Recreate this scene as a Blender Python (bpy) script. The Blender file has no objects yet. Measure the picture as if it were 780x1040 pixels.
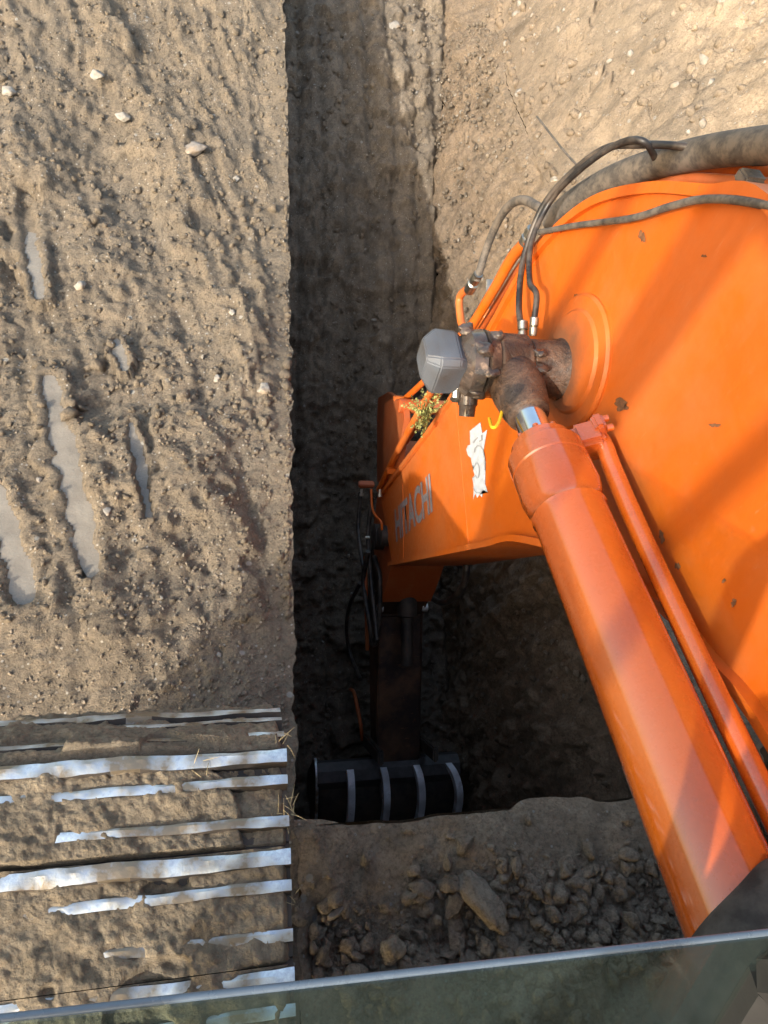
import bpy, bmesh, math, random
import numpy as np
from mathutils import Vector, Matrix, Quaternion
random.seed(4); rng = np.random.default_rng(7)
S = bpy.context.scene
C = S.collection
rad = math.radians

# ------------------------------------------------------------------ camera model
FPX = 693.0
_Y = np.array([-140., 1080., -FPX]); _X = np.array([3090., -44., -FPX])
_Y /= np.linalg.norm(_Y); _X -= _Y*_X.dot(_Y); _X /= np.linalg.norm(_X); _Z = np.cross(_X, _Y)
RM = np.array([_X, _Y, _Z]); CAM = np.array([0., 0., 2.65])
def at(px, py, ax, v):
    d = RM @ np.array([px-390., 520.-py, -FPX]); i = 'xyz'.index(ax); t = (v-CAM[i])/d[i]
    return Vector((CAM + d*t).tolist())
cd = bpy.data.cameras.new('camera'); cam = bpy.data.objects.new('camera', cd); C.objects.link(cam)
M = Matrix([[*RM[0], CAM[0]], [*RM[1], CAM[1]], [*RM[2], CAM[2]], [0, 0, 0, 1]])
cam.matrix_world = M
cd.sensor_fit = 'VERTICAL'; cd.sensor_height = 24; cd.lens = FPX/1040*24
cd.clip_start = 0.05; cd.clip_end = 500
S.camera = cam

# ------------------------------------------------------------------ tagging helpers
def link(name, me, mat=None, parent=None):
    o = bpy.data.objects.new(name, me); C.objects.link(o)
    if mat is not None:
        for m in (mat if isinstance(mat, (list, tuple)) else [mat]): me.materials.append(m)
    if parent is not None: o.parent = parent
    return o
def tag(o, label=None, cat=None, group=None, kind=None):
    if label: o['label'] = label
    if cat: o['category'] = cat
    if group: o['group'] = group
    if kind: o['kind'] = kind
    return o
def empty(name, parent=None, loc=(0, 0, 0)):
    o = bpy.data.objects.new(name, None); C.objects.link(o); o.location = loc; o.empty_display_size = .2
    if parent is not None: o.parent = parent
    return o

# ------------------------------------------------------------------ numpy noise
def _h(i, j, k, s):
    n = (i.astype(np.int64)*374761393 + j.astype(np.int64)*668265263 + k.astype(np.int64)*2147483647 + s*1274126177) & 0xffffffff
    n = ((n ^ (n >> 13))*1274126177) & 0xffffffff
    n = ((n ^ (n >> 16))*2246822519) & 0xffffffff
    return ((n ^ (n >> 15)) & 0xffffff)/float(0xffffff)
def noise(P, f=1.0, s=0):
    P = np.asarray(P)*f; I = np.floor(P); F = P-I; F = F*F*F*(F*(F*6-15)+10); I = I.astype(np.int64)
    r = 0
    for a in (0, 1):
        for b in (0, 1):
            for c in (0, 1):
                w = (F[..., 0] if a else 1-F[..., 0])*(F[..., 1] if b else 1-F[..., 1])*(F[..., 2] if c else 1-F[..., 2])
                r = r + w*_h(I[..., 0]+a, I[..., 1]+b, I[..., 2]+c, s)
    return r*2-1
def fbm(P, f, o=4, s=0, g=.5):
    r = 0; a = 1.
    for k in range(o):
        r = r + a*noise(P+k*3.17, f, s+k); f *= 2.03; a *= g
    return r
def worley(P, f, s=0):
    P = np.asarray(P)*f; I = np.floor(P).astype(np.int64); best = np.full(P.shape[:-1], 9.)
    for a in (-1, 0, 1):
        for b in (-1, 0, 1):
            for c in (-1, 0, 1):
                i, j, k = I[..., 0]+a, I[..., 1]+b, I[..., 2]+c
                d = (i+_h(i, j, k, s)-P[..., 0])**2 + (j+_h(i, j, k, s+11)-P[..., 1])**2 + (k+_h(i, j, k, s+23)-P[..., 2])**2
                best = np.minimum(best, d)
    return np.sqrt(best)
def sst(x, a, b):
    t = np.clip((x-a)/(b-a), 0, 1); return t*t*(3-2*t)

# ------------------------------------------------------------------ materials
def newmat(name):
    m = bpy.data.materials.new(name); m.use_nodes = True; nt = m.node_tree; nt.nodes.clear()
    out = nt.nodes.new('ShaderNodeOutputMaterial'); b = nt.nodes.new('ShaderNodeBsdfPrincipled')
    nt.links.new(b.outputs[0], out.inputs[0]); return m, nt, b
def N(nt, t, **kw):
    n = nt.nodes.new(t)
    for k, v in kw.items():
        if k in n.inputs: n.inputs[k].default_value = v
        else: setattr(n, k, v)
    return n
def tex(nt, scale, detail=6, rough=.6, kind='noise', vec=None, mapscale=None, rot=None, dist=0):
    tc = N(nt, 'ShaderNodeTexCoord')
    src = tc.outputs['Object'] if vec is None else vec
    if mapscale or rot:
        mp = N(nt, 'ShaderNodeMapping')
        if mapscale: mp.inputs['Scale'].default_value = mapscale
        if rot: mp.inputs['Rotation'].default_value = rot
        nt.links.new(src, mp.inputs[0]); src = mp.outputs[0]
    if kind == 'noise':
        n = N(nt, 'ShaderNodeTexNoise', Scale=scale, Detail=detail, Roughness=rough, Distortion=dist); o = n.outputs[0]
    else:
        n = N(nt, 'ShaderNodeTexVoronoi', Scale=scale); n.feature = kind; o = n.outputs['Distance']
    nt.links.new(src, n.inputs['Vector']); return n, o
def ramp(nt, src, stops):
    r = N(nt, 'ShaderNodeValToRGB'); e = r.color_ramp.elements
    while len(e) < len(stops): e.new(.5)
    for el, (p, c) in zip(e, stops):
        el.position = p; el.color = (*c, 1) if isinstance(c, tuple) else (c, c, c, 1)
    nt.links.new(src, r.inputs[0]); return r.outputs[0]
def mix(nt, fac, a, b, mode='MIX'):
    m = N(nt, 'ShaderNodeMix', data_type='RGBA', blend_type=mode)
    for i, v in ((0, fac), (6, a), (7, b)):
        if hasattr(v, 'links') or hasattr(v, 'is_linked'): nt.links.new(v, m.inputs[i])
        else: m.inputs[i].default_value = (*v, 1) if isinstance(v, tuple) else v
    return m.outputs[2]
def bump(nt, b, hs, dist=.02, strength=1.):
    prev = None
    for h, d, s in hs:
        n = N(nt, 'ShaderNodeBump', Distance=d, Strength=s); nt.links.new(h, n.inputs['Height'])
        if prev: nt.links.new(prev, n.inputs['Normal'])
        prev = n.outputs[0]
    nt.links.new(prev, b.inputs['Normal'])

def soil(name, dry, dark, stones=True, damp_shade=None, streak=None):
    m, nt, b = newmat(name)
    _, n1 = tex(nt, 1.6, 5, .6); _, n2 = tex(nt, 9, 8, .7); _, n3 = tex(nt, 60, 6, .75)
    c = mix(nt, ramp(nt, n1, [(.34, 0.), (.66, 1.)]), dark, dry)
    c = mix(nt, ramp(nt, n2, [(.38, 0.), (.62, .8)]), c, tuple(min(1, x*1.28) for x in dry))
    c = mix(nt, ramp(nt, n3, [(.35, .75), (.55, 0.)]), c, tuple(x*.6 for x in dark))
    _, nb = tex(nt, .55, 4, .6, dist=.5); c = mix(nt, ramp(nt, nb, [(.42, 0.), (.60, .5)]), c, mix(nt, ramp(nt, n2, [(.35, 0.), (.65, 1.)]), (dark[0]*.95, dark[1]*1.02, dark[2]*1.12), (dry[0]*.86, dry[1]*.90, dry[2]*.98)))
    if streak:
        _, ns = tex(nt, 3, 6, .7, mapscale=streak)
        c = mix(nt, ramp(nt, ns, [(.52, 0.), (.68, .55)]), c, tuple(min(1, x*1.45) for x in dry))
        c = mix(nt, ramp(nt, ns, [(.32, .6), (.45, 0.)]), c, tuple(x*.6 for x in dark))
    v1, d1 = tex(nt, 55, kind='F1'); v2, d2 = tex(nt, 17, kind='F1')
    h1 = ramp(nt, d1, [(.0, 1.), (.42, 0.)])
    if stones:
        # only a few cells carry a pale stone
        sep = N(nt, 'ShaderNodeSeparateColor'); nt.links.new(v1.outputs['Color'], sep.inputs[0])
        sel = ramp(nt, sep.outputs[0], [(.90, 0.), (.93, 1.)])
        msk = N(nt, 'ShaderNodeMath', operation='MULTIPLY'); nt.links.new(ramp(nt, d1, [(.22, 1.), (.34, 0.)]), msk.inputs[0]); nt.links.new(sel, msk.inputs[1])
        c = mix(nt, msk.outputs[0], c, (.47, .44, .39))
        sep2 = N(nt, 'ShaderNodeSeparateColor'); nt.links.new(v2.outputs['Color'], sep2.inputs[0])
        sel2 = ramp(nt, sep2.outputs[1], [(.94, 0.), (.96, 1.)])
        msk2 = N(nt, 'ShaderNodeMath', operation='MULTIPLY'); nt.links.new(ramp(nt, d2, [(.18, 1.), (.26, 0.)]), msk2.inputs[0]); nt.links.new(sel2, msk2.inputs[1])
        c = mix(nt, msk2.outputs[0], c, (.40, .38, .34))
    if damp_shade:
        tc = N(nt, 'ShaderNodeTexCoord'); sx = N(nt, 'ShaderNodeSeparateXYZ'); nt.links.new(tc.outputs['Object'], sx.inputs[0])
        mr = N(nt, 'ShaderNodeMapRange'); mr.inputs[1].default_value = damp_shade[0]; mr.inputs[2].default_value = damp_shade[1]
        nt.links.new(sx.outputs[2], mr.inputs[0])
        c = mix(nt, mr.outputs[0], mix(nt, 1., c, (.66, .63, .61), 'MULTIPLY'), c)  # darker with depth: damp, plus trench shade put into the colour
    nt.links.new(c, b.inputs['Base Color']); b.inputs['Roughness'].default_value = .93
    b.inputs['Specular IOR Level'].default_value = .2
    _, nf = tex(nt, 150, 5, .7)
    _, ng = tex(nt, 28, 9, .8)
    bump(nt, b, [(n2, .04, .4), (h1, .010, .5), (ng, .030, .55), (n3, .016, 1.), (nf, .005, 1.)])
    return m
DRY = (.278, .226, .165); DRK = (.178, .148, .112)
m_ramp = None
m_ground = soil('soil', DRY, DRK); m_ledge = soil('lightened_loose_soil', (.40, .325, .24), (.26, .21, .155))  # ledge soil lightened: fill light put into its colour
m_trench = soil('trench_soil', (.42, .33, .235), (.27, .215, .155), damp_shade=(-.6, 1.0), streak=(1.2, .5, .35))  # wall soil lightened as fill light, darkened again with depth
m_ramp = soil('damp_shaded_soil', (.30, .245, .182), (.185, .155, .12), damp_shade=(-2.2, -.2), streak=(1.6, .5, .5))  # damp ramp soil, darkened further to stand in for trench shade
m_clod = soil('clod_soil', (.41, .34, .262), (.24, .20, .155), stones=False)  # clods lightened in colour to make up for blocked skylight
m_silt = soil('silt', (.48, .41, .32), (.36, .30, .23), stones=False)
m_mudcake = soil('caked_mud', (.39, .315, .222), (.23, .185, .13), stones=False)

def stone_mat(name, col):
    m, nt, b = newmat(name); _, n1 = tex(nt, 30, 6, .7); _, n2 = tex(nt, 12, 4, .6)
    c = mix(nt, ramp(nt, n1, [(.35, 0.), (.65, 1.)]), tuple(x*.6 for x in col), col)
    c = mix(nt, ramp(nt, n2, [(.5, 0.), (.62, .8)]), c, (.26, .2, .14))
    nt.links.new(c, b.inputs['Base Color']); b.inputs['Roughness'].default_value = .8
    bump(nt, b, [(n1, .006, .8)]); return m
m_stone = stone_mat('pale_stone', (.36, .335, .295)); m_stone2 = stone_mat('grey_stone', (.30, .27, .24))

def paint(name, col, dirt=.5, rough=.38, dirtcol=(.16, .105, .065)):
    m, nt, b = newmat(name)
    _, n1 = tex(nt, 2.2, 6, .65); _, n2 = tex(nt, 30, 8, .72); _, n3 = tex(nt, 9, 9, .78, dist=.6); _, n4 = tex(nt, 120, 4, .6)
    c = mix(nt, ramp(nt, n1, [(.3, 0.), (.7, 1.)]), tuple(x*.90 for x in col), col)
    # worn / scuffed flecks
    fleck = ramp(nt, n3, [(.685, 0.), (.705, dirt*1.5)])
    c = mix(nt, fleck, c, dirtcol)
    c = mix(nt, ramp(nt, n2, [(.60, 0.), (.72, .35*dirt)]), c, (.55, .25, .12))
    c = mix(nt, ramp(nt, n1, [(.50, 0.), (.72, .35*dirt)]), c, (.42, .22, .11))
    _, sc1 = tex(nt, 3, 5, .7, mapscale=(2, 22, 2.5), rot=(.5, .2, 0)); _, sc2 = tex(nt, 2.5, 6, .75, mapscale=(3, 1.6, .35))
    c = mix(nt, ramp(nt, sc1, [(.66, 0.), (.70, .30*min(1, dirt*1.6))]), c, (.60, .27, .13))
    c = mix(nt, ramp(nt, sc2, [(.48, 0.), (.70, .30*min(1, dirt*1.6))]), c, tuple(x*.55 for x in col))
    _, fl2 = tex(nt, 34, 9, .8, dist=.4); _, msk2 = tex(nt, 3.5, 4, .6)
    fm = N(nt, 'ShaderNodeMath', operation='MULTIPLY'); nt.links.new(ramp(nt, fl2, [(.63, 0.), (.66, min(1, dirt*1.3))]), fm.inputs[0]); nt.links.new(ramp(nt, msk2, [(.48, .1), (.60, 1.)]), fm.inputs[1])
    c = mix(nt, fm.outputs[0], c, dirtcol)
    _, df = tex(nt, 1.3, 7, .68, dist=.3); c = mix(nt, ramp(nt, df, [(.46, 0.), (.66, .42*min(1, dirt*1.5))]), c, (.40, .19, .085))
    nt.links.new(c, b.inputs['Base Color'])
    rr = ramp(nt, n2, [(.3, rough-.06), (.7, rough+.16)]); nt.links.new(rr, b.inputs['Roughness'])
    bump(nt, b, [(n4, .0006, .5), (n1, .01, .12)])
    return m
def plain(name, col, rough=.5, metal=0., var=.35, sc=20, bmp=.001, dust=None):
    m, nt, b = newmat(name); _, n1 = tex(nt, sc, 7, .7); _, n2 = tex(nt, sc*.25, 5, .6)
    c = mix(nt, ramp(nt, n1, [(.35, 0.), (.65, 1.)]), tuple(x*(1-var) for x in col), tuple(min(1, x*(1+var*.5)) for x in col))
    if dust: c = mix(nt, ramp(nt, n2, [(.42, 0.), (.6, dust[1])]), c, dust[0])
    nt.links.new(c, b.inputs['Base Color']); b.inputs['Metallic'].default_value = metal
    nt.links.new(ramp(nt, n1, [(.3, max(0, rough-.08)), (.7, min(1, rough+.12))]), b.inputs['Roughness'])
    bump(nt, b, [(n1, bmp, .8)]); return m
ORG = (.62, .122, .007)
PINP = at(573, 376, 'x', 1.0)
def paint_stain(m, c0, r0):
    nt = m.node_tree; b = [n for n in nt.nodes if n.type == 'BSDF_PRINCIPLED'][0]; src = b.inputs['Base Color'].links[0].from_socket
    tc = N(nt, 'ShaderNodeTexCoord'); vm = N(nt, 'ShaderNodeVectorMath', operation='DISTANCE'); nt.links.new(tc.outputs['Object'], vm.inputs[0]); vm.inputs[1].default_value = c0
    _, n1 = tex(nt, 11, 6, .7); ad = N(nt, 'ShaderNodeMath', operation='MULTIPLY_ADD'); nt.links.new(n1, ad.inputs[0]); ad.inputs[1].default_value = -.16; nt.links.new(vm.outputs['Value'], ad.inputs[2])
    f = ramp(nt, ad.outputs[0], [(r0-.08, .85), (r0, .35), (r0+.07, 0.)]); c = mix(nt, f, src, (.13, .065, .035)); nt.links.new(c, b.inputs['Base Color'])
m_orange = paint('orange_paint', ORG, .55)
m_orange_cyl = paint('cylinder_paint', (.60, .110, .008), .22, .24)
_b = [n for n in m_orange_cyl.node_tree.nodes if n.type == 'BSDF_PRINCIPLED'][0]; _b.inputs['Coat Weight'].default_value = 1.5; _b.inputs['Coat Roughness'].default_value = .07
m_boomside = paint('boom_side_paint', ORG, .55); paint_stain(m_boomside, PINP, .10)
m_orange_dirty = paint('grimy_orange_paint', (.42, .085, .016), 1.2, .5)
m_armshade = paint('arm_shade_paint', (.018, .008, .006), .6, .55)  # lower arm: near-black colour stands in for the trench shade
m_rubber = plain('dusty_rubber', (.085, .075, .066), .66, 0, .4, 90, .0015, ((.20, .165, .13), .6))
m_black = plain('black_hose', (.022, .02, .02), .42, 0, .3, 40, .0006, ((.17, .13, .10), .45))
m_rust = plain('bare_rusty_metal', (.20, .085, .035), .8, 0, .6, 60, .002)
m_chrome = plain('chrome', (.78, .80, .84), .12, 1., .08, 8, .0001)
m_steel = plain('worn_steel', (.72, .81, .95), .40, .75, .35, 50, .002, ((.24, .19, .13), .95))
m_rib = plain('worn_rib_steel', (.74, .78, .86), .4, .15, .35, 26, .002, ((.10, .09, .08), .5))
m_barsteel = plain('scuffed_bar_steel', (.07, .068, .07), .5, .2, .4, 12, .003)
m_steel_dark = plain('dark_steel', (.045, .04, .038), .6, .3, .4, 18, .002, ((.12, .09, .065), .5))
m_shine = plain('polished_steel', (.85, .87, .90), .45, .45, .35, 30, .001, ((.12, .1, .08), .5))
m_fit = plain('zinc_fitting', (.5, .48, .42), .38, 1., .3, 60, .0006)
def greasy():
    m, nt, b = newmat('grease'); _, n1 = tex(nt, 22, 7, .75, dist=.8); _, n2 = tex(nt, 9, 6, .7)
    c = mix(nt, ramp(nt, n1, [(.36, 0.), (.6, 1.)]), (.010, .008, .007), (.075, .048, .034))
    c = mix(nt, ramp(nt, n2, [(.62, 0.), (.70, .8)]), c, (.30, .20, .13))
    nt.links.new(c, b.inputs['Base Color']); nt.links.new(ramp(nt, n2, [(.35, .28), (.6, .6)]), b.inputs['Roughness'])
    bump(nt, b, [(n1, .012, .9)]); return m
m_grease = greasy(); [n for n in m_grease.node_tree.nodes if n.type == 'BSDF_PRINCIPLED'][0].inputs['Coat Weight'].default_value = 1.
def rodeye():
    m, nt, b = newmat('greasy_brown_paint'); _, n1 = tex(nt, 14, 8, .72, dist=.5); _, n2 = tex(nt, 50, 5, .7)
    c = mix(nt, ramp(nt, n1, [(.38, 0.), (.6, 1.)]), (.028, .019, .015), (.125, .072, .045))
    c = mix(nt, ramp(nt, n1, [(.655, 0.), (.68, .9)]), c, (.75, .15, .03))
    nt.links.new(c, b.inputs['Base Color']); nt.links.new(ramp(nt, n2, [(.4, .22), (.6, .6)]), b.inputs['Roughness'])
    bump(nt, b, [(n1, .010, .9), (n2, .004, .8)]); return m
m_eye = rodeye()
m_lamp = plain('grey_plastic', (.115, .135, .165), .45, 0, .35, 22, .003, ((.06, .048, .04), .85))
m_yellow = plain('yellow_plastic', (.80, .50, .02), .4, 0, .1)
m_letter = plain('pale_lettering', (.30, .275, .29), .5, 0, .45, 55)
m_logo = plain('white_sticker', (.50, .53, .56), .45, 0, .2, 40)
m_logo2 = plain('grey_sticker_line', (.30, .30, .31), .5, 0, .1)
m_straw = plain('dry_straw', (.50, .40, .22), .8, 0, .4, 60)
m_sprig = plain('dry_green_foliage', (.30, .31, .10), .75, 0, .5, 90)
m_cab = plain('cab_paint', (.75, .70, .62), .4, 0, .1)
m_frame = plain('frame_black', (.03, .028, .026), .7, 0, .4, 10, .002)
m_sleeve = plain('dusty_sleeve', (.040, .038, .036), .85, 0, .5, 34, .006, ((.10, .09, .078), .7))
m_khaki = plain('khaki_plastic', (.30, .26, .13), .7, 0, .3)
def puddle_mat():
    m, nt, b = newmat('muddy_water'); _, n1 = tex(nt, 7, 5, .6); _, n2 = tex(nt, 26, 4, .6)
    c = mix(nt, ramp(nt, n1, [(.35, 0.), (.65, 1.)]), (.20, .175, .14), (.27, .24, .195))
    nt.links.new(c, b.inputs['Base Color']); nt.links.new(ramp(nt, n2, [(.40, .06), (.62, .42)]), b.inputs['Roughness'])
    b.inputs['Specular IOR Level'].default_value = .6; bump(nt, b, [(n2, .004, .6), (n1, .01, .5)]); return m
m_water = puddle_mat()
def glass_mat():
    m = bpy.data.materials.new('tinted_glass'); m.use_nodes = True; nt = m.node_tree; nt.nodes.clear()
    out = N(nt, 'ShaderNodeOutputMaterial'); tr = N(nt, 'ShaderNodeBsdfTransparent'); tr.inputs[0].default_value = (.75, .85, .82, 1)
    gl = N(nt, 'ShaderNodeBsdfGlossy'); gl.inputs['Roughness'].default_value = .05
    df = N(nt, 'ShaderNodeBsdfDiffuse'); df.inputs[0].default_value = (.30, .36, .33, 1)
    fr0 = N(nt, 'ShaderNodeLayerWeight', Blend=.5); m1 = N(nt, 'ShaderNodeMixShader'); m2 = N(nt, 'ShaderNodeMixShader')
    _, n1 = tex(nt, 5, 7, .7, mapscale=(1, 1, .3))
    f = ramp(nt, n1, [(.35, .015), (.7, .06)])
    nt.links.new(ramp(nt, fr0.outputs['Facing'], [(.0, .04), (.6, .07), (1., .5)]), m1.inputs[0]); nt.links.new(tr.outputs[0], m1.inputs[1]); nt.links.new(gl.outputs[0], m1.inputs[2])
    nt.links.new(f, m2.inputs[0]); nt.links.new(m1.outputs[0], m2.inputs[1]); nt.links.new(df.outputs[0], m2.inputs[2])
    nt.links.new(m2.outputs[0], out.inputs[0]); return m
m_glass = glass_mat()
m_glassedge = plain('glass_edge', (.13, .17, .22), .25, 0, .1)

# ------------------------------------------------------------------ mesh helpers
def mesh(name, V, F, smooth=False):
    me = bpy.data.meshes.new(name)
    V = np.asarray(V, dtype=np.float32).reshape(-1, 3)
    if isinstance(F, np.ndarray):
        nf, k = F.shape
        me.vertices.add(len(V)); me.vertices.foreach_set('co', V.ravel())
        me.loops.add(nf*k); me.loops.foreach_set('vertex_index', F.astype(np.int32).ravel())
        me.polygons.add(nf); me.polygons.foreach_set('loop_start', np.arange(0, nf*k, k, dtype=np.int32))
        me.update(calc_edges=True)
    else:
        me.from_pydata([tuple(map(float, v)) for v in V], [], F); me.update()
    if smooth: me.polygons.foreach_set('use_smooth', [True]*len(me.polygons))
    return me
def grid_faces(r, c, off=0, flip=False):
    i = np.arange(r-1)[:, None]*c + np.arange(c-1)[None, :]; i = i.ravel()+off
    q = np.stack([i, i+1, i+c+1, i+c], 1)
    return q[:, ::-1] if flip else q
def finish_bm(bm, name, smooth=True, angle=35):
    me = bpy.data.meshes.new(name); bmesh.ops.recalc_face_normals(bm, faces=bm.faces); bm.to_mesh(me); bm.free()
    if smooth:
        me.polygons.foreach_set('use_smooth', [True]*len(me.polygons))
        try: me.set_sharp_from_angle(angle=rad(angle))
        except Exception: pass
    return me
def catmull(pts, n=8):
    P = [Vector(p) for p in pts]
    if len(P) < 3: return P
    P = [P[0]*2-P[1]] + P + [P[-1]*2-P[-2]]; out = []
    for i in range(1, len(P)-2):
        a, b, c, d = P[i-1:i+3]
        for k in range(n):
            t = k/n; out.append(.5*((2*b)+(c-a)*t+(2*a-5*b+4*c-d)*t*t+(-a+3*b-3*c+d)*t**3))
    out.append(P[-2]); return out
def add_tube(bm, pts, r, seg=14, smoothn=8, cap=True):
    P = catmull(pts, smoothn) if smoothn else [Vector(p) for p in pts]
    n = len(P); rs = r if isinstance(r, (list, tuple)) else [r, r]
    T = [(P[min(i+1, n-1)]-P[max(i-1, 0)]).normalized() for i in range(n)]
    u = T[0].orthogonal().normalized(); rings = []
    for i in range(n):
        u = (u - T[i]*u.dot(T[i])).normalized(); v = T[i].cross(u)
        f = i/(n-1)*(len(rs)-1); k = min(int(f), len(rs)-2); rr = rs[k]+(rs[k+1]-rs[k])*(f-k)
        rings.append([bm.verts.new(P[i]+(u*math.cos(a)+v*math.sin(a))*rr) for a in [2*math.pi*q/seg for q in range(seg)]])
    for A, B in zip(rings, rings[1:]):
        for q in range(seg): bm.faces.new((A[q], A[(q+1) % seg], B[(q+1) % seg], B[q]))
    if cap: bm.faces.new(rings[0][::-1]); bm.faces.new(rings[-1])
def tube(name, pts, r, mat, parent=None, seg=14, smoothn=8):
    bm = bmesh.new(); add_tube(bm, pts, r, seg, smoothn); return link(name, finish_bm(bm, name), mat, parent)
def add_lathe(bm, a, b, prof, seg=40):
    """prof: list of (t along a->b in metres, radius)"""
    a = Vector(a); b = Vector(b); T = (b-a).normalized(); u = T.orthogonal().normalized(); v = T.cross(u); rings = []
    for t, r in prof:
        c = a+T*t; rings.append([bm.verts.new(c+(u*math.cos(2*math.pi*q/seg)+v*math.sin(2*math.pi*q/seg))*max(r, 1e-4)) for q in range(seg)])
    for A, B in zip(rings, rings[1:]):
        for q in range(seg): bm.faces.new((A[q], A[(q+1) % seg], B[(q+1) % seg], B[q]))
    bm.faces.new(rings[0][::-1]); bm.faces.new(rings[-1])
def lathe(name, a, b, prof, mat, parent=None, seg=40):
    bm = bmesh.new(); add_lathe(bm, a, b, prof, seg); return link(name, finish_bm(bm, name), mat, parent)
def add_box(bm, c, s, rot=None, bev=0.):
    r = bmesh.ops.create_cube(bm, size=1.); vs = r['verts']
    for v in vs: v.co = Vector((v.co.x*s[0], v.co.y*s[1], v.co.z*s[2]))
    if bev:
        es = list({e for v in vs for e in v.link_edges}); rr = bmesh.ops.bevel(bm, geom=es, offset=bev, segments=2, affect='EDGES', clamp_overlap=True)
        vs = list({v for f in rr['faces'] for v in f.verts} | {v for v in vs if v.is_valid})
    for v in vs: v.co = ((rot @ v.co) if rot is not None else v.co)+Vector(c)
def box(name, c, s, mat, parent=None, rot=None, bev=.006):
    bm = bmesh.new(); add_box(bm, c, s, rot, bev); return link(name, finish_bm(bm, name), mat, parent)
def prism_x(bm, poly, x0, x1):
    """polygon of (y,z) extruded along x"""
    A = [bm.verts.new((x0, y, z)) for y, z in poly]; B = [bm.verts.new((x1, y, z)) for y, z in poly]; n = len(poly)
    bm.faces.new(A); bm.faces.new(B[::-1])
    for i in range(n): bm.faces.new((A[i], B[i], B[(i+1) % n], A[(i+1) % n]))
def ribbon_x(bm, path, x0, x1, th):
    """strip following a (y,z) path, thickness th to the left of travel"""
    P = [Vector((0, y, z)) for y, z in path]; n = len(P); off = []
    for i in range(n):
        T = (P[min(i+1, n-1)]-P[max(i-1, 0)]).normalized(); off.append(Vector((0, -T.z, T.y))*th)
    rows = [[bm.verts.new((x, q.y, q.z)) for x, q in ((x0, P[i]), (x1, P[i]), (x1, P[i]+off[i]), (x0, P[i]+off[i]))] for i in range(n)]
    for A, B in zip(rows, rows[1:]):
        for k in range(4): bm.faces.new((A[k], A[(k+1) % 4], B[(k+1) % 4], B[k]))
    bm.faces.new(rows[0][::-1]); bm.faces.new(rows[-1])

# ------------------------------------------------------------------ terrain
FURROW = (at(100, 590, 'z', 0)-at(60, 370, 'z', 0)).to_2d().normalized()
FU = np.array([FURROW.x, FURROW.y]); FV = np.array([-FURROW.y, FURROW.x])
def hL(y): return .70*sst(y, 3.2, 8.5)  # left ground raised far out, shaped to keep the trench ramp shaded
def XT(y): return XR(y)+.42*sst(y, 1.2, 3.2)
def XL(y): return (.232+.027*np.clip(y, 0, 9))*(1-hL(y)/2.65)
def XR(y): return 1.9+.02*np.clip(y-4, 0, 2.5)+.13*np.clip(y-6.5, 0, 2.5)
Y0 = .40
_dy = np.array([.4, .9, 1.6, 3.07, 4.0, 4.95, 5.8, 6.6, 7.6, 8.9, 11, 14]); _dz = np.array([-3.08, -3.08, -3.04, -2.70, -2.32, -1.80, -1.30, -.85, -.50, -.28, -.05, .35])
_yy = np.linspace(0, 14, 281); _zz = np.interp(_yy, _dy, _dz); _zz = np.convolve(np.pad(_zz, 8, mode='edge'), np.ones(17)/17, 'valid')
def DZ(y): return np.interp(y, _yy, _zz)
def hR(x, y):
    t = sst(y, 1.4, 3.2); d = np.clip(x-XT(y), 0, 60); q = np.clip(d/1.6, 0, 1)
    return t*1.75*(1.6*q-.6*q*q)/1.0 + t*.4*sst(d, 1.4, 5)
def capsule(XY, a, b, w):
    a = np.array(a); b = np.array(b); d = b-a; t = np.clip(((XY-a)@d)/d.dot(d), 0, 1); q = a+t[..., None]*d
    return np.linalg.norm(XY-q, axis=-1)/(w*(.55+.45*np.sin(np.pi*np.clip(t, .12, .88))))
PUD = []   # wet ruts: pixel start, pixel end, half width (m), water level
for (p, q, w, lv) in [((50, 384), (93, 578), .045, -.009), ((134, 430), (152, 525), .022, -.007), ((-4, 500), (25, 605), .046, -.009),
                      ((26, 205), (40, 300), .036, -.006), ((118, 345), (126, 375), .024, -.004)]:
    a = at(*p, 'z', 0); b = at(*q, 'z', 0); PUD.append(((a.x, a.y), (b.x, b.y), w, lv))
def ridges(P):
    """clumpy slabs of mud lying along the furrow direction"""
    u = P[..., 0]*FU[0]+P[..., 1]*FU[1]; v = P[..., 0]*FV[0]+P[..., 1]*FV[1]
    Q = np.stack([u*.55, v*2.1, P[..., 2]*0], -1)
    w = fbm(np.stack([P[..., 0], P[..., 1], P[..., 2]*0+3.3], -1), 5., 3, 90)*.22
    n = fbm(Q+w[..., None], 1.25, 4, 40, .55)
    n2 = fbm(Q*np.array([1.6, 1.6, 1])+w[..., None]*2, 1.6, 4, 140, .5)
    n3 = fbm(Q*np.array([1.2, 4., 1])+w[..., None], 2.2, 4, 150, .55)
    crumb = sst(fbm(Q*np.array([1, .7, 1]), 2.0, 3, 160), -.02, .25)
    P3 = np.stack([P[..., 0], P[..., 1], P[..., 0]*0+1.7], -1)
    fine = np.abs(fbm(P3, 9., 4, 165, .6))*.009*crumb + np.clip(.6-worley(P3, 26., 9), 0, 1)*.013*crumb + fbm(P3, 40., 3, 166, .6)*.003
    return .034*n + .012*sst(n, -.02, .12) + .016*sst(n, .34, .42) - .006*sst(-n, .28, .42) + .008*sst(n2, .05, .14) + .012*n3 + fine
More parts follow.
